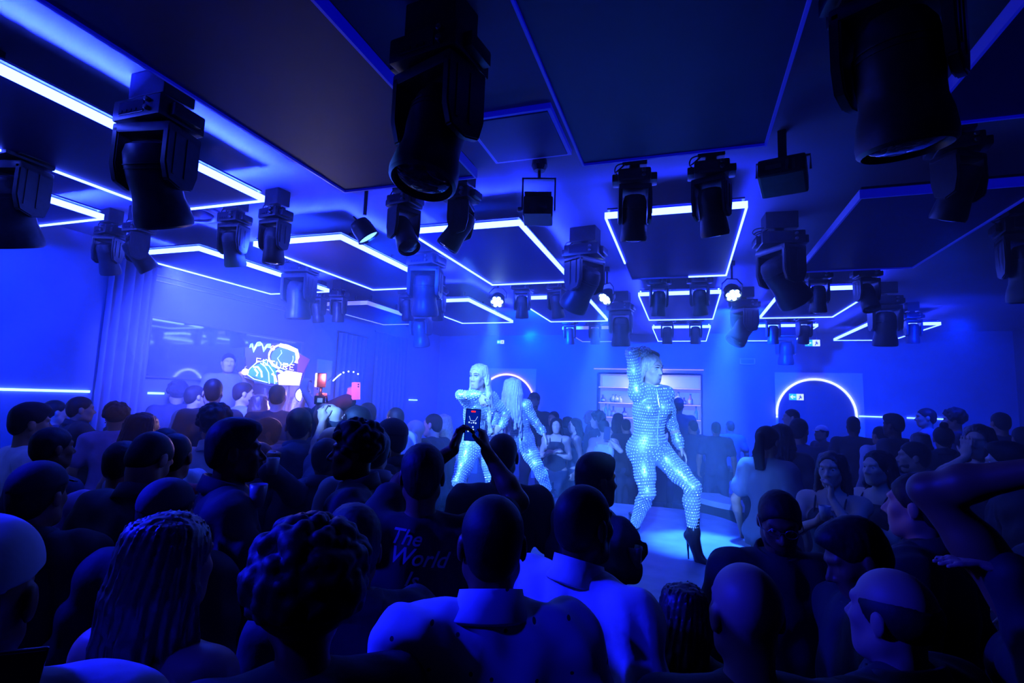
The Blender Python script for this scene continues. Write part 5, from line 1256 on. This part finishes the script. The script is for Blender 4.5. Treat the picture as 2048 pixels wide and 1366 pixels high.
# ---- around the booth
person(556, 770, 5.0, -3, 'man with cropped hair in a printed black top right in front of the booth lamp', hair='buzz', top='tee', c='dark', skin='fair')
person(520, 786, 5.2, 6, 'long-haired person in the bright haze left of the man before the booth', fem=True, hair='long', hc='brown', top='tank', c='navy', skin='fair')
person(590, 790, 5.5, -40, 'woman with pale hair lit white beside the booth lamp', fem=True, hair='long', hc='blond', top='tank', c='mid', skin='fair')
ra = person(612, 812, 4.9, 0, 'person reaching one bare arm high beside the screen', hair='short', top='tee', c='dark', skin='fair', h=0.012, armR=dict(px=(604, 772, 4.75), h=(1, 0, 0.4), hdw=(-0.1, 0.1, 1), hnw=(0, 1, 0), curl=0.8))
person(640, 800, 5.3, 0, 'person holding a clenched fist above the crowd right of the screen', hair='short', top='tank', c='dark', skin='fair', h=0.012, armL=dict(px=(612, 754, 5.2), h=(-1, 0, 0.4), hdw=(0, 0.05, 1), hnw=(0, 1, 0), curl=1.35))
person(600, 812, 3.9, 2, 'man with short hair in a hooded jacket, back to the viewer, centre left', hair='short', top='hoodie', c='navy', skin='tan')
person(624, 826, 5.0, 180, 'smiling woman facing the viewer beside the hooded man', fem=True, hair='bob', top='tank', c='dark', skin='fair', eyes=True, armR=None)
person(656, 786, 4.45, -60, 'bald man lit orange-pink holding up a camera on a stabiliser', hair='none', top='tee', c='black', skin='fair', h=0.012, armR=dict(px=(640, 812, 4.3), h=(1, 0, -0.5), hdw=(-0.1, 0, 1), hnw=(0, 1, 0), curl=1.2))
person(672, 764, 5.0, -8, 'man in a backward cap behind the bald man', hair='short', top='tee', c='black', skin='fair', cap='back', cc='dark')
person(708, 806, 4.8, -10, 'person raising a pink phone above the crowd', hair='short', top='jacket', c='dark', skin='fair', h=0.012, armL=dict(px=(700, 800, 4.65), h=(-1, 0, -0.5), hdw=(0.08, 0, 1), hnw=(0, 1, 0), curl=0.9))
phone_obj(712, 782, 4.62, 3, yaw=180, label= 'pink phone held up right of the backward cap', pale=True)
person(738, 778, 5.5, 10, 'man in a dark vest over a pale shirt, back to the viewer, near the curtains', hair='short', top='jacket', c='navy', skin='fair')
person(668, 848, 3.9, 60, 'older man with a lit white forehead edge, facing left', hair='ring', top='tee', c='navy', skin='tan', armL=dict(px=(650, 812, 3.95), h=(-0.5, 0, -1), hdw=(-0.2, 0, 1), hnw=(0, 1, 0), curl=0.8))
person(716, 812, 4.1, 75, 'tall man with pushed-up sunglasses in profile at crowd centre', hair='buzz', top='tee', c='navy', skin='tan')
person(718, 845, 2.72, 82, 'laughing man with short curly hair and a zipped dark jacket, facing left', hair='curly', top='jacket', c='dark', skin='dark')
person(752, 852, 3.3, 8, 'person with a painted denim-blue jacket back', hair='short', top='jacket', c='mid', skin='tan')
person(792, 812, 4.85, 40, 'bearded man in an open pale shirt turned left', hair='short', top='shirt', c='pale', skin='tan', beard=True, fem=False, base=TZ)
person(786, 836, 3.9, 55, 'man in a dark cap with folded arms behind the laughing man', hair='short', top='jacket', c='dark', skin='tan', cap='front', cc='dark')
person(832, 840, 5.2, 72, 'bald man with a lit forehead looking left', hair='none', top='tee', c='navy', skin='fair', beard=True)
person(868, 828, 5.6, 60, 'man with a lit bare forehead next to the pale dreadlocks', hair='buzz', top='jacket', c='dark', skin='fair')
person(888, 826, 6.05, 5, 'woman with pale stringy hair hanging over her shoulders', fem=True, hair='long', hc='blond', top='tank', c='dark', skin='fair')
person(536, 832, 4.3, 100, 'man with dark hair in a white-lettered black shirt', hair='short', top='tee', c='black', skin='dark')
person(1006, 868, 2.9, 0, 'person with a round dark head behind the raised phone', hair='buzz', top='tee', c='black', skin='dark')
person(655, 872, 3.2, -20, 'person in dark clothes standing behind the laughing man', hair='short', top='jacket', c='navy', skin='brown')
person(520, 880, 3.1, 20, 'person in a dark top holding a clear cup, left of the hooded man', hair='short', top='jacket', c='navy', skin='brown', armR=dict(px=(538, 940, 2.95), hdw=(0, 0.1, 1), hnw=(0, 1, 0), curl=1.0))
# ---- behind the podium
person(1069, 784, 7.2, 160, 'bearded man in a dark cap and black t-shirt below the warm arch', hair='short', top='tee', c='black', skin='tan', beard=True, cap='front', cc='black')
person(1108, 820, 7.0, 150, 'man in sunglasses looking towards the podium', hair='short', top='tee', c='dark', skin='tan')
person(1113, 846, 6.2, 175, 'woman in a strappy top with folded hands behind the middle dancer', fem=True, hair='long', top='tank', c='dark', skin='fair', armL=dict(w=(0.16, 0.22, -0.18), h=(-1, 0, -1)), armR=dict(w=(-0.16, 0.24, -0.16), h=(1, 0, -1)))
person(1135, 836, 7.0, 20, 'person with long dark hair, back turned, left of the bar', fem=True, hair='long', top='dress', c='black', skin='fair')
person(1150, 846, 6.6, 100, 'slim person with dark hair facing left, left of the bar', fem=True, hair='bob', top='tank', c='navy', skin='fair')
person(1181, 820, 7.6, 90, 'hazy bald man left of the curly head at the bar', hair='none', top='tee', c='navy', skin='fair')
person(1196, 822, 6.4, 70, 'person with a mass of dark curls facing left in front of the bar', hair='curly', top='tee', c='dark', skin='fair')
person(1208, 846, 6.0, -10, 'woman in a bright white top photographing with her phone at the bar', fem=True, hair='bun', top='tank', c='white', skin='fair', armR=dict(px=(1218, 878, 6.32), h=(1, 0, -1), hdw=(0, 0.1, 1), hnw=(0, 1, 0), curl=0.8))
person(1236, 824, 7.9, 0, 'woman with long straight dark hair at the bar counter', fem=True, hair='long', top='tank', c='black', skin='fair')
person(1252, 848, 7.4, 10, 'person in black leaning at the bar, half hidden by the front dancer', hair='short', top='tee', c='black', skin='tan')
person(1357, 795, 8.6, 8, 'person in a dark cap and black t-shirt right of the front dancer at the bar', hair='short', top='tee', c='black', skin='dark', cap='front', cc='black')
person(1386, 846, 7.8, 30, 'person at the bar right of the dark cap, face dim', hair='short', top='tee', c='navy', skin='tan')
person(1432, 850, 7.6, 0, 'dim person with short hair between the bar and the right arch', hair='short', top='tee', c='navy', skin='tan', base=TZ)
person(1460, 842, 8.2, 20, 'dim person with pale shoulders farther back, left of the right arch', hair='buzz', top='tee', c='mid', skin='tan')
# ---- right group
person(1534, 849, 4.5, -28, 'woman with a dark ponytail in a light t-shirt with a patch on the shoulder', fem=True, hair='pony', top='tee', c='grey', cb='grey', skin='tan', base=0.0)
person(1562, 845, 5.2, 5, 'person with a dark bob beside the light t-shirt', fem=True, hair='bob', top='jacket', c='dark', skin='tan')
person(1583, 816, 7.2, 100, 'man with a face lit red under the exit sign', hair='short', top='tee', c='dark', skin='fair')
person(1597, 834, 5.7, -20, 'tall person in a dark top with a bright sleeve edge', hair='short', top='shirt', c='navy', skin='tan')
person(1643, 849, 7.0, 120, 'person in a white cap under the right arch', hair='short', top='tee', c='dark', skin='tan', cap='front', cc='white')
person(1662, 899, 3.75, 165, 'woman with long straight hair and bare shoulders, hands by her chin', fem=True, hair='long', hc='brown', top='dress', c='dark', skin='fair', eyes=True, hf=0.6, base=0.0,
       armL=dict(w=(0.13, 0.17, 0.06), h=(-1, 0.2, -1.2), hd=(0, 0, 1), curl=0.6), armR=dict(px=(1636, 1042, 3.38), h=(1, 0, -1), hdw=(0.5, 0, 0.5), hnw=(0, -1, 0), curl=1.0))
person(1706, 833, 6.3, 0, 'broad dark figure standing right of the white cap, back turned', hair='top', top='tee', c='dark', skin='dark')
person(1756, 897, 3.6, 140, 'smiling woman with dark wavy hair looking left', fem=True, hair='longwavy', top='tank', c='black', skin='fair', eyes=True, earring=True, hf=0.3,
       armL=dict(w=(0.16, 0.26, -0.10), h=(-1, 0, -1), curl=1.0), armR=dict(w=(-0.12, 0.28, -0.14), h=(1, 0, -1), curl=1.0))
person(1787, 827, 5.2, 60, 'man with a round dark haircut and dark shirt facing left, right side', hair='top', top='tee', c='dark', skin='dark')
person(1760, 850, 6.0, 40, 'person with a pale shirt visible behind the round haircut', hair='short', top='shirt', c='pale', skin='tan')
person(1828, 880, 4.3, 95, 'bearded man facing left with his ear lit, right side', hair='short', top='jacket', c='navy', skin='tan', beard=True)
person(1838, 862, 5.0, 40, 'fair-haired person behind the bearded man', hair='bob', hc='brown', top='tee', c='navy', skin='fair', fem=True)
person(1885, 843, 4.6, 10, 'woman with her dark hair in a top knot, back turned', fem=True, hair='bun', top='jacket', c='black', skin='tan')
person(1852, 814, 6.4, 100, 'tall hazy person in a light shirt before the wall strip', hair='short', top='tee', c='mid', skin='tan')
person(1908, 818, 6.2, 90, 'hazy person with tousled hair deep on the right', hair='curly', top='tee', c='navy', skin='tan')
person(1955, 838, 4.3, 165, 'woman with long hair covering a face with a hand', fem=True, hair='long', hc='brown', top='tank', c='dark', skin='fair', armR=dict(w=(-0.14, 0.17, 0.13), h=(1, 0.1, -1), hd=(0.0, 0.0, 1), hn=(0, -1, 0), curl=0.2))
person(2016, 884, 3.3, 92, 'man in sharp profile facing left near the right edge', hair='top', top='jacket', c='black', skin='fair', eyes=True)
person(2000, 822, 5.6, 30, 'dim person far back at the right edge', hair='short', top='tee', c='navy', skin='tan')
person(2044, 850, 4.6, 20, 'dark person cut by the right edge behind the sharp profile', hair='short', top='jacket', c='black', skin='tan')
print('crowd', round(time.time()-T0, 1), len(PEOPLE))

# ------------------------------------------------------------------ phone screens, cups, camera rig, screen
pm = mat('phone_live_view', (0.02, 0.02, 0.1), 0.2, emit=(0.0, 0.02, 0.5), estr=0.5)
pr = phone_obj(945, 850, 2.40, 2, 'phone filming the left dancer, held up by the man in the printed t-shirt', w=0.070, h=0.147, screen=pm)
b = bmesh.new(); box(b, -0.010, 0.010, -0.0062, -0.0052, 0.058, 0.065, bev=0.0); obj('record_light', b, mat('rec_red', (.6, 0, 0), emit=(1, 0.02, 0.02), estr=1.2), pr)
b = bmesh.new()
for pts in ([(-0.018, 0.040), (-0.010, 0.020), (0.011, 0.020), (0.021, 0.040)],): tube(b, [(x, -0.0065, z) for x, z in pts], 0.0009, 5)
for x, z, w in ((-0.016, 0.010, 0.003), (-0.006, 0.008, 0.002), (0.004, 0.010, 0.003), (0.014, 0.008, 0.003), (0.002, -0.010, 0.003), (0.005, -0.022, 0.003), (-0.018, -0.030, 0.003), (0.013, -0.048, 0.004)): box(b, x-w, x+w, -0.0065, -0.0052, z-w*0.6, z+w*1.6)
obj('live_picture', b, mat('screen_lines', (.5, .6, .8), emit=(0.4, 0.6, 1.0), estr=1.2), pr)
phone_obj(2, 1412, 0.78, 8, 'phone at the lower left corner held upright')
phone_obj(1214, 866, 6.28, 4, 'phone in the hand of the woman in the white top')
phone_obj(633, 786, 4.8, 3, yaw=180, label= 'bright white phone held up left of the camera rig', pale=True, w=0.05)
cup_obj(1268, 1114, 2.27, 'clear plastic cup held in front of the podium')
cup_obj(545, 932, 2.9, 'clear cup held up beside the hooded man')
cup_obj(516, 990, 2.2, 'half full clear cup at chest height near the flat-top man')
cup_obj(1650, 1026, 3.33, 'cup held by the woman with long straight hair and bare shoulders')
# camera rig on a stabiliser
p = atD(641, 790, 4.28)
rg = empty('camera_stabiliser', tuple(p), math.atan2(-p[0], p[1]), 'phone-size camera with a lit side lamp on a hand stabiliser above the bald man', 'camera')
b = bmesh.new(); box(b, -0.036, 0.036, -0.02, 0.02, 0.06, 0.18, bev=0.006); obj('lamp_box', b, M['phone'], rg)
b = bmesh.new(); box(b, -0.050, -0.036, -0.018, 0.018, 0.065, 0.175); obj('lamp_face', b, mat('rig_lamp', (.8, .8, .8), emit=(1, 0.8, 0.9), estr=3.0), rg)
b = bmesh.new(); tube(b, [(0.0, 0, 0.07), (0.0, 0, 0.0), (0.01, 0, -0.06), (-0.01, 0, -0.14)], 0.012, 8); tube(b, [(0.0, 0, 0.0), (0.05, 0.0, -0.01), (0.055, 0, -0.06)], 0.008, 8); obj('grip', b, M['phone'], rg, True)
b = bmesh.new(); box(b, -0.045, 0.04, -0.03, 0.02, -0.075, -0.005, bev=0.006); cb = obj('camera_body', b, M['phone'], rg)
b = bmesh.new(); box(b, -0.022, 0.018, -0.033, -0.03, -0.060, -0.025); obj('camera_screen', b, mat('rig_screen', (.2, .4, .6), emit=(0.1, 0.25, 1.0), estr=0.8), cb)
# printed back of the filming man's shirt: lettering laid on the cloth
def lay_text(txt, size, root, J, G, g, cx, cz, m, name='printed_lettering', shear=0.3, rotz=0.0, x_shift=0.0):
    cu = bpy.data.curves.new('lettering', 'FONT'); cu.body = txt; cu.size = size; cu.align_x = 'CENTER'; cu.shear = shear; cu.resolution_u = 3; cu.offset = size*0.012
    t = bpy.data.objects.new('lettering', cu); COL.objects.link(t)
    me = bpy.data.meshes.new_from_object(t.evaluated_get(bpy.context.evaluated_depsgraph_get())); bpy.data.objects.remove(t)
    b = bmesh.new(); b.from_mesh(me); bmesh.ops.subdivide_edges(b, edges=[e for e in b.edges if e.calc_length() > 0.02], cuts=2, use_grid_fill=False)
    pr_ = list(G['torso']); c, s_ = math.cos(rotz), math.sin(rotz)
    co = np.array([v.co[:] for v in b.verts]); X = co[:, 0]*c-co[:, 1]*s_+cx; Z = co[:, 0]*s_+co[:, 1]*c+cz
    P = np.stack([X, np.full(len(X), -0.40), Z], 1)
    for _ in range(24): P[:, 1] += np.clip(sdf_at(pr_, P, g), -0.01, 0.1)*0.85
    for v, p in zip(b.verts, P): v.co = Vector((p[0], p[1]-0.010, p[2]))
    return obj(name, b, m, root)
pm2 = mat('shirt_print', (0.35, 0.35, 0.5), 0.7); pm3 = mat('shirt_print_pale', (0.75, 0.8, 0.9), 0.7)
bod = wm
def child_named(root, n):
    for c in root.children:
        if c.name.split('.')[0] == n: return c
ts = child_named(wm, 't_shirt'); s_ = wJ['s']
for i, (t, sz, x) in enumerate((('The', 0.075, -0.05), ('World', 0.08, 0.0), ('Is', 0.075, -0.02), ('Yours', 0.065, 0.01))):
    lay_text(t, sz, ts, wJ, wG, 0.016, x, (1.415-0.066*i)*s_, pm2, rotz=-0.12)
# ---- led screen with the neon astronaut
sc = atD(556, 731, 5.75)
rs = empty('led_screen', tuple(sc), math.atan2(-sc[0], sc[1]), 'hexagonal neon screen with an astronaut and the word FUTURE above the booth', 'screen')
K = 5.75/1047.0
def sp_(x, y): return ((x-556)*K*1.0, -(y-731)*K)
hexa = [(494, 700), (519, 687), (560, 687), (615, 715), (600, 768), (545, 772), (497, 757)]
def plate(bm, pts, y0, y1):
    lo = [bm.verts.new((*sp_(x, y)[:1], y0, sp_(x, y)[1])) for x, y in pts]; hi = [bm.verts.new((sp_(x, y)[0], y1, sp_(x, y)[1])) for x, y in pts]
    bm.faces.new(lo); bm.faces.new(hi[::-1])
    for i in range(len(pts)): bm.faces.new((lo[i], lo[(i+1) % len(pts)], hi[(i+1) % len(pts)], hi[i]))
b = bmesh.new(); plate(b, hexa, 0.0, 0.05); obj('screen_back', b, mat('screen_back', (0.02, 0.01, 0.05), 0.4, emit=(0.05, 0.01, 0.35), estr=0.5), rs)
b = bmesh.new(); tube(b, [(sp_(x, y)[0], -0.004, sp_(x, y)[1]) for x, y in hexa+hexa[:1]], 0.006, 6); obj('screen_frame', b, M['metal'], rs)
def neon(nm, lines, r, col, st, y=-0.012):
    b = bmesh.new()
    for L in lines: tube(b, [(sp_(px_, py_)[0], y, sp_(px_, py_)[1]) for px_, py_ in L], r, 6)
    return obj(nm, b, mat('neon_'+nm, (.8, .8, .8), emit=col, estr=st), rs)
def arcp(cx, cyy, rx, ry, a0, a1, n=18, rot=0): 
    return [(cx+rx*math.cos(math.radians(a))*math.cos(rot)-ry*math.sin(math.radians(a))*math.sin(rot), cyy+rx*math.cos(math.radians(a))*math.sin(rot)+ry*math.sin(math.radians(a))*math.cos(rot)) for a in np.linspace(a0, a1, n)]
b = bmesh.new(); plate(b, arcp(565, 713, 23, 20, 0, 345, 22), -0.012, -0.002); obj('helmet_visor', b, mat('visor', (.1, .2, .4), emit=(0.03, 0.10, 0.75), estr=1.0), rs)
b = bmesh.new(); plate(b, [(592, 703), (614, 715), (604, 743), (592, 741)], -0.006, -0.001); obj('magenta_field', b, mat('magenta_field', (.2, .05, .2), emit=(0.45, 0.03, 0.40), estr=0.22), rs)
b = bmesh.new(); plate(b, [(501, 751), (511, 736), (533, 723), (552, 737), (558, 768), (540, 766)], -0.006, -0.001); obj('suit_field', b, mat('suit_field', (.05, .2, .3), emit=(0.02, 0.20, 0.60), estr=0.8), rs)
neon('helmet_outline', [arcp(564, 713, 26, 24, 100, 300)+[(590, 698)]], 0.010, (0.8, 0.9, 1.0), 2.2)
neon('helmet_rim', [[(556, 690), (572, 694), (588, 700), (591, 712), (589, 724)]], 0.022, (0.9, 0.95, 1.0), 2.6)
neon('visor_line', [[(559, 700), (561, 706), (554, 717), (562, 729)], arcp(566, 716, 17, 17, -20, 80, 8), [(562, 729), (575, 728)]], 0.004, (0.4, 0.9, 1.0), 2.0)
neon('sound_wave', [[(502+q*0.3, 699-q*1.6), (507, 697-q*1.7), (510, 708-q*2), (515, 695-q*1.8), (520, 694-q*1.9), (524, 690-q*0.5+2), (528, 706-q*2), (533, 696-q*1.5), (540, 697-q*1.9)] for q in range(5)], 0.0035, (0.25, 1.0, 0.75), 1.8)
neon('small_ring', [arcp(544, 697, 3.5, 4.5, 0, 340, 10)], 0.005, (1.0, 0.1, 0.3), 1.6)
neon('suit_outline', [[(533, 722), (518, 727), (508, 738), (500, 750)], [(524, 728), (533, 735), (540, 746), (543, 768)], [(530, 726), (540, 733), (549, 745), (553, 768)], [(533, 720), (545, 727), (558, 735), (572, 739)], [(500, 750), (515, 760), (540, 766)]], 0.006, (0.25, 0.75, 1.0), 1.8)
neon('suit_glow', [[(512, 737), (520, 736), (527, 745), (529, 756)], [(515, 740), (521, 748), (519, 754)], [(555, 741), (566, 746), (570, 757)], [(546, 748), (552, 752), (556, 764)]], 0.010, (0.8, 1.0, 0.9), 1.8)
neon('green_curve', [[(553, 744), (557, 740), (564, 742), (570, 751)]], 0.008, (0.2, 1.0, 0.35), 1.8)
b = bmesh.new(); plate(b, [(573, 740), (602, 744), (600, 757), (598, 769), (560, 769), (557, 750)], -0.018, -0.002); obj('bright_block', b, mat('bright_block', (.8, .8, .8), emit=(1.0, 0.85, 0.8), estr=1.5), rs)
neon('block_waves', [[(575+q*6, 761+k*4), (578+q*6, 759+k*4), (581+q*6, 762+k*4)] for q in range(4) for k in range(2)], 0.003, (0.5, 0.1, 0.1), 0.5, y=-0.022)
b = bmesh.new(); bmesh.ops.create_icosphere(b, subdivisions=2, radius=0.034)
for v in b.verts: v.co += Vector((sp_(499, 747)[0], -0.03, sp_(499, 747)[1]))
obj('round_lamp', b, mat('round_lamp', (.9, .9, .9), emit=(1.0, 1.0, 1.0), estr=4.0), rs, True)
G_ = {'F': [[(0, 1), (0, 0), (0.8, 0)], [(0, .5), (.6, .5)]], 'U': [[(0, 0), (0, 1), (.8, 1), (.8, 0)]], 'T': [[(0, 0), (.9, 0)], [(.45, 0), (.45, 1)]], 'R': [[(0, 1), (0, 0), (.8, 0), (.8, .5), (0.1, .5), (.8, 1)]], 'E': [[(.8, 0), (0, 0), (0, 1), (.8, 1)], [(0, .5), (.6, .5)]]}
L = []
for i, ch in enumerate('FUTURE'):
    for s_l in G_[ch]: L.append([(517+i*12.2+x*9.4, 719+i*1.7+x*1.2+y*10.5) for x, y in s_l])
neon('screen_word', L, 0.0050, (1.0, 0.75, 0.85), 2.2, y=-0.026)
b = bmesh.new(); lz = TZ-sc[2]
tube(b, [(-0.1, 0.03, -0.25), (-0.1, 0.03, lz)], 0.02); tube(b, [(0.12, 0.03, -0.2), (0.12, 0.03, lz)], 0.02); obj('screen_stand', b, M['metal'], rs)
# booth desk with a lit front lamp
dk = empty('dj_booth', (sc[0]+0.25, sc[1]+0.05, TZ), math.atan2(-sc[0], sc[1]), 'dj desk with a bright round lamp below the neon screen', 'dj booth')
b = bmesh.new(); box(b, -0.55, 0.45, 0.15, 0.65, 0, 1.08, bev=0.01); obj('desk_body', b, M['stage_side'], dk)
b = bmesh.new(); box(b, -0.60, 0.50, 0.10, 0.70, 1.08, 1.12, bev=0.006); obj('desk_top', b, M['plastic_g'], dk)
b = bmesh.new(); box(b, -0.35, 0.0, 0.2, 0.5, 1.12, 1.17, bev=0.006)
for k in range(3): lathe(b, [(0.012, 1.17), (0.012, 1.185), (0.001, 1.185)], 10, T(-0.28+k*0.08, 0.35, 0), cap=False)
obj('mixer', b, M['plastic_g'], dk)
pl = atD(606, 790, 5.85); fl = empty('flood_lamp', tuple(pl), math.atan2(-pl[0], pl[1]), 'small blinding white lamp behind the heads at the booth', 'lamp')
b = bmesh.new(); lathe(b, [(0.045, 0.06), (0.075, 0.02), (0.09, -0.02), (0.084, -0.022), (0.07, 0.0)], 20, RX(-PI/2), cap=False); tube(b, [(0, 0.05, -0.03), (0, 0.05, TZ+1.12-pl[2])], 0.012); obj('lamp_housing', b, M['plastic'], fl, True)
b = bmesh.new(); lathe(b, [(0.078, 0.0), (0.04, -0.012), (0.001, -0.016)], 20, RX(-PI/2), cap=False); obj('lamp_lens', b, mat('flood_lens', (.9, .9, .9), emit=(1.0, 0.9, 1.0), estr=60.0), fl, True)
# small orange flame-like point near the curls
p = atD(651, 1031, 1.9); lg = empty('lighter', tuple(p), 0, 'tiny lighter flame glowing orange above the curly afro', 'lighter')
b = bmesh.new(); bmesh.ops.create_icosphere(b, subdivisions=2, radius=0.0035)
for v in b.verts: v.co.z *= 1.9
obj('flame', b, mat('flame', (1, .5, .1), emit=(1, 0.30, 0.06), estr=8), lg, True)
b = bmesh.new(); box(b, -0.008, 0.008, -0.005, 0.005, -0.075, -0.010, bev=0.002); obj('lighter_body', b, M['plastic'], lg)
# ------------------------------------------------------------------ haze in the room
hz = bpy.data.materials.new('club_haze'); hz.use_nodes = True; nt = hz.node_tree; nt.nodes.clear()
out = nt.nodes.new('ShaderNodeOutputMaterial'); vs = nt.nodes.new('ShaderNodeVolumeScatter'); vs.inputs['Color'].default_value = (1, 1, 1, 1); vs.inputs['Density'].default_value = HAZE; vs.inputs['Anisotropy'].default_value = 0.25
nt.links.new(vs.outputs['Volume'], out.inputs['Volume'])
cl = bpy.data.materials.new('smoke_cloud'); cl.use_nodes = True; nt = cl.node_tree; nt.nodes.clear()
out = nt.nodes.new('ShaderNodeOutputMaterial'); vs = nt.nodes.new('ShaderNodeVolumeScatter'); vs.inputs['Color'].default_value = (1, 1, 1, 1); vs.inputs['Density'].default_value = 0.30; vs.inputs['Anisotropy'].default_value = 0.2
nt.links.new(vs.outputs['Volume'], out.inputs['Volume'])
b = bmesh.new(); bmesh.ops.create_icosphere(b, subdivisions=4, radius=1.0)
for v in b.verts:
    q = 1+0.08*math.sin(v.co.x*5+v.co.z*4)+0.06*math.sin(v.co.y*7); v.co = Vector((-4.93+v.co.x*0.60*q, 4.85+v.co.y*1.45*q, 2.5+v.co.z*0.95*q))
setp(obj('smoke', b, cl), 'denser smoke drifting round the booth and the long mirror', 'smoke', None, 'stuff')
b = bmesh.new(); box(b, XL+0.001, XR-0.001, 2.2, YB-0.001, 0.001, ZC-0.001); hzo = obj('haze', b, hz); setp(hzo, 'thin blue haze filling the room', 'haze', None, 'stuff')
print('script', round(time.time()-T0, 1))
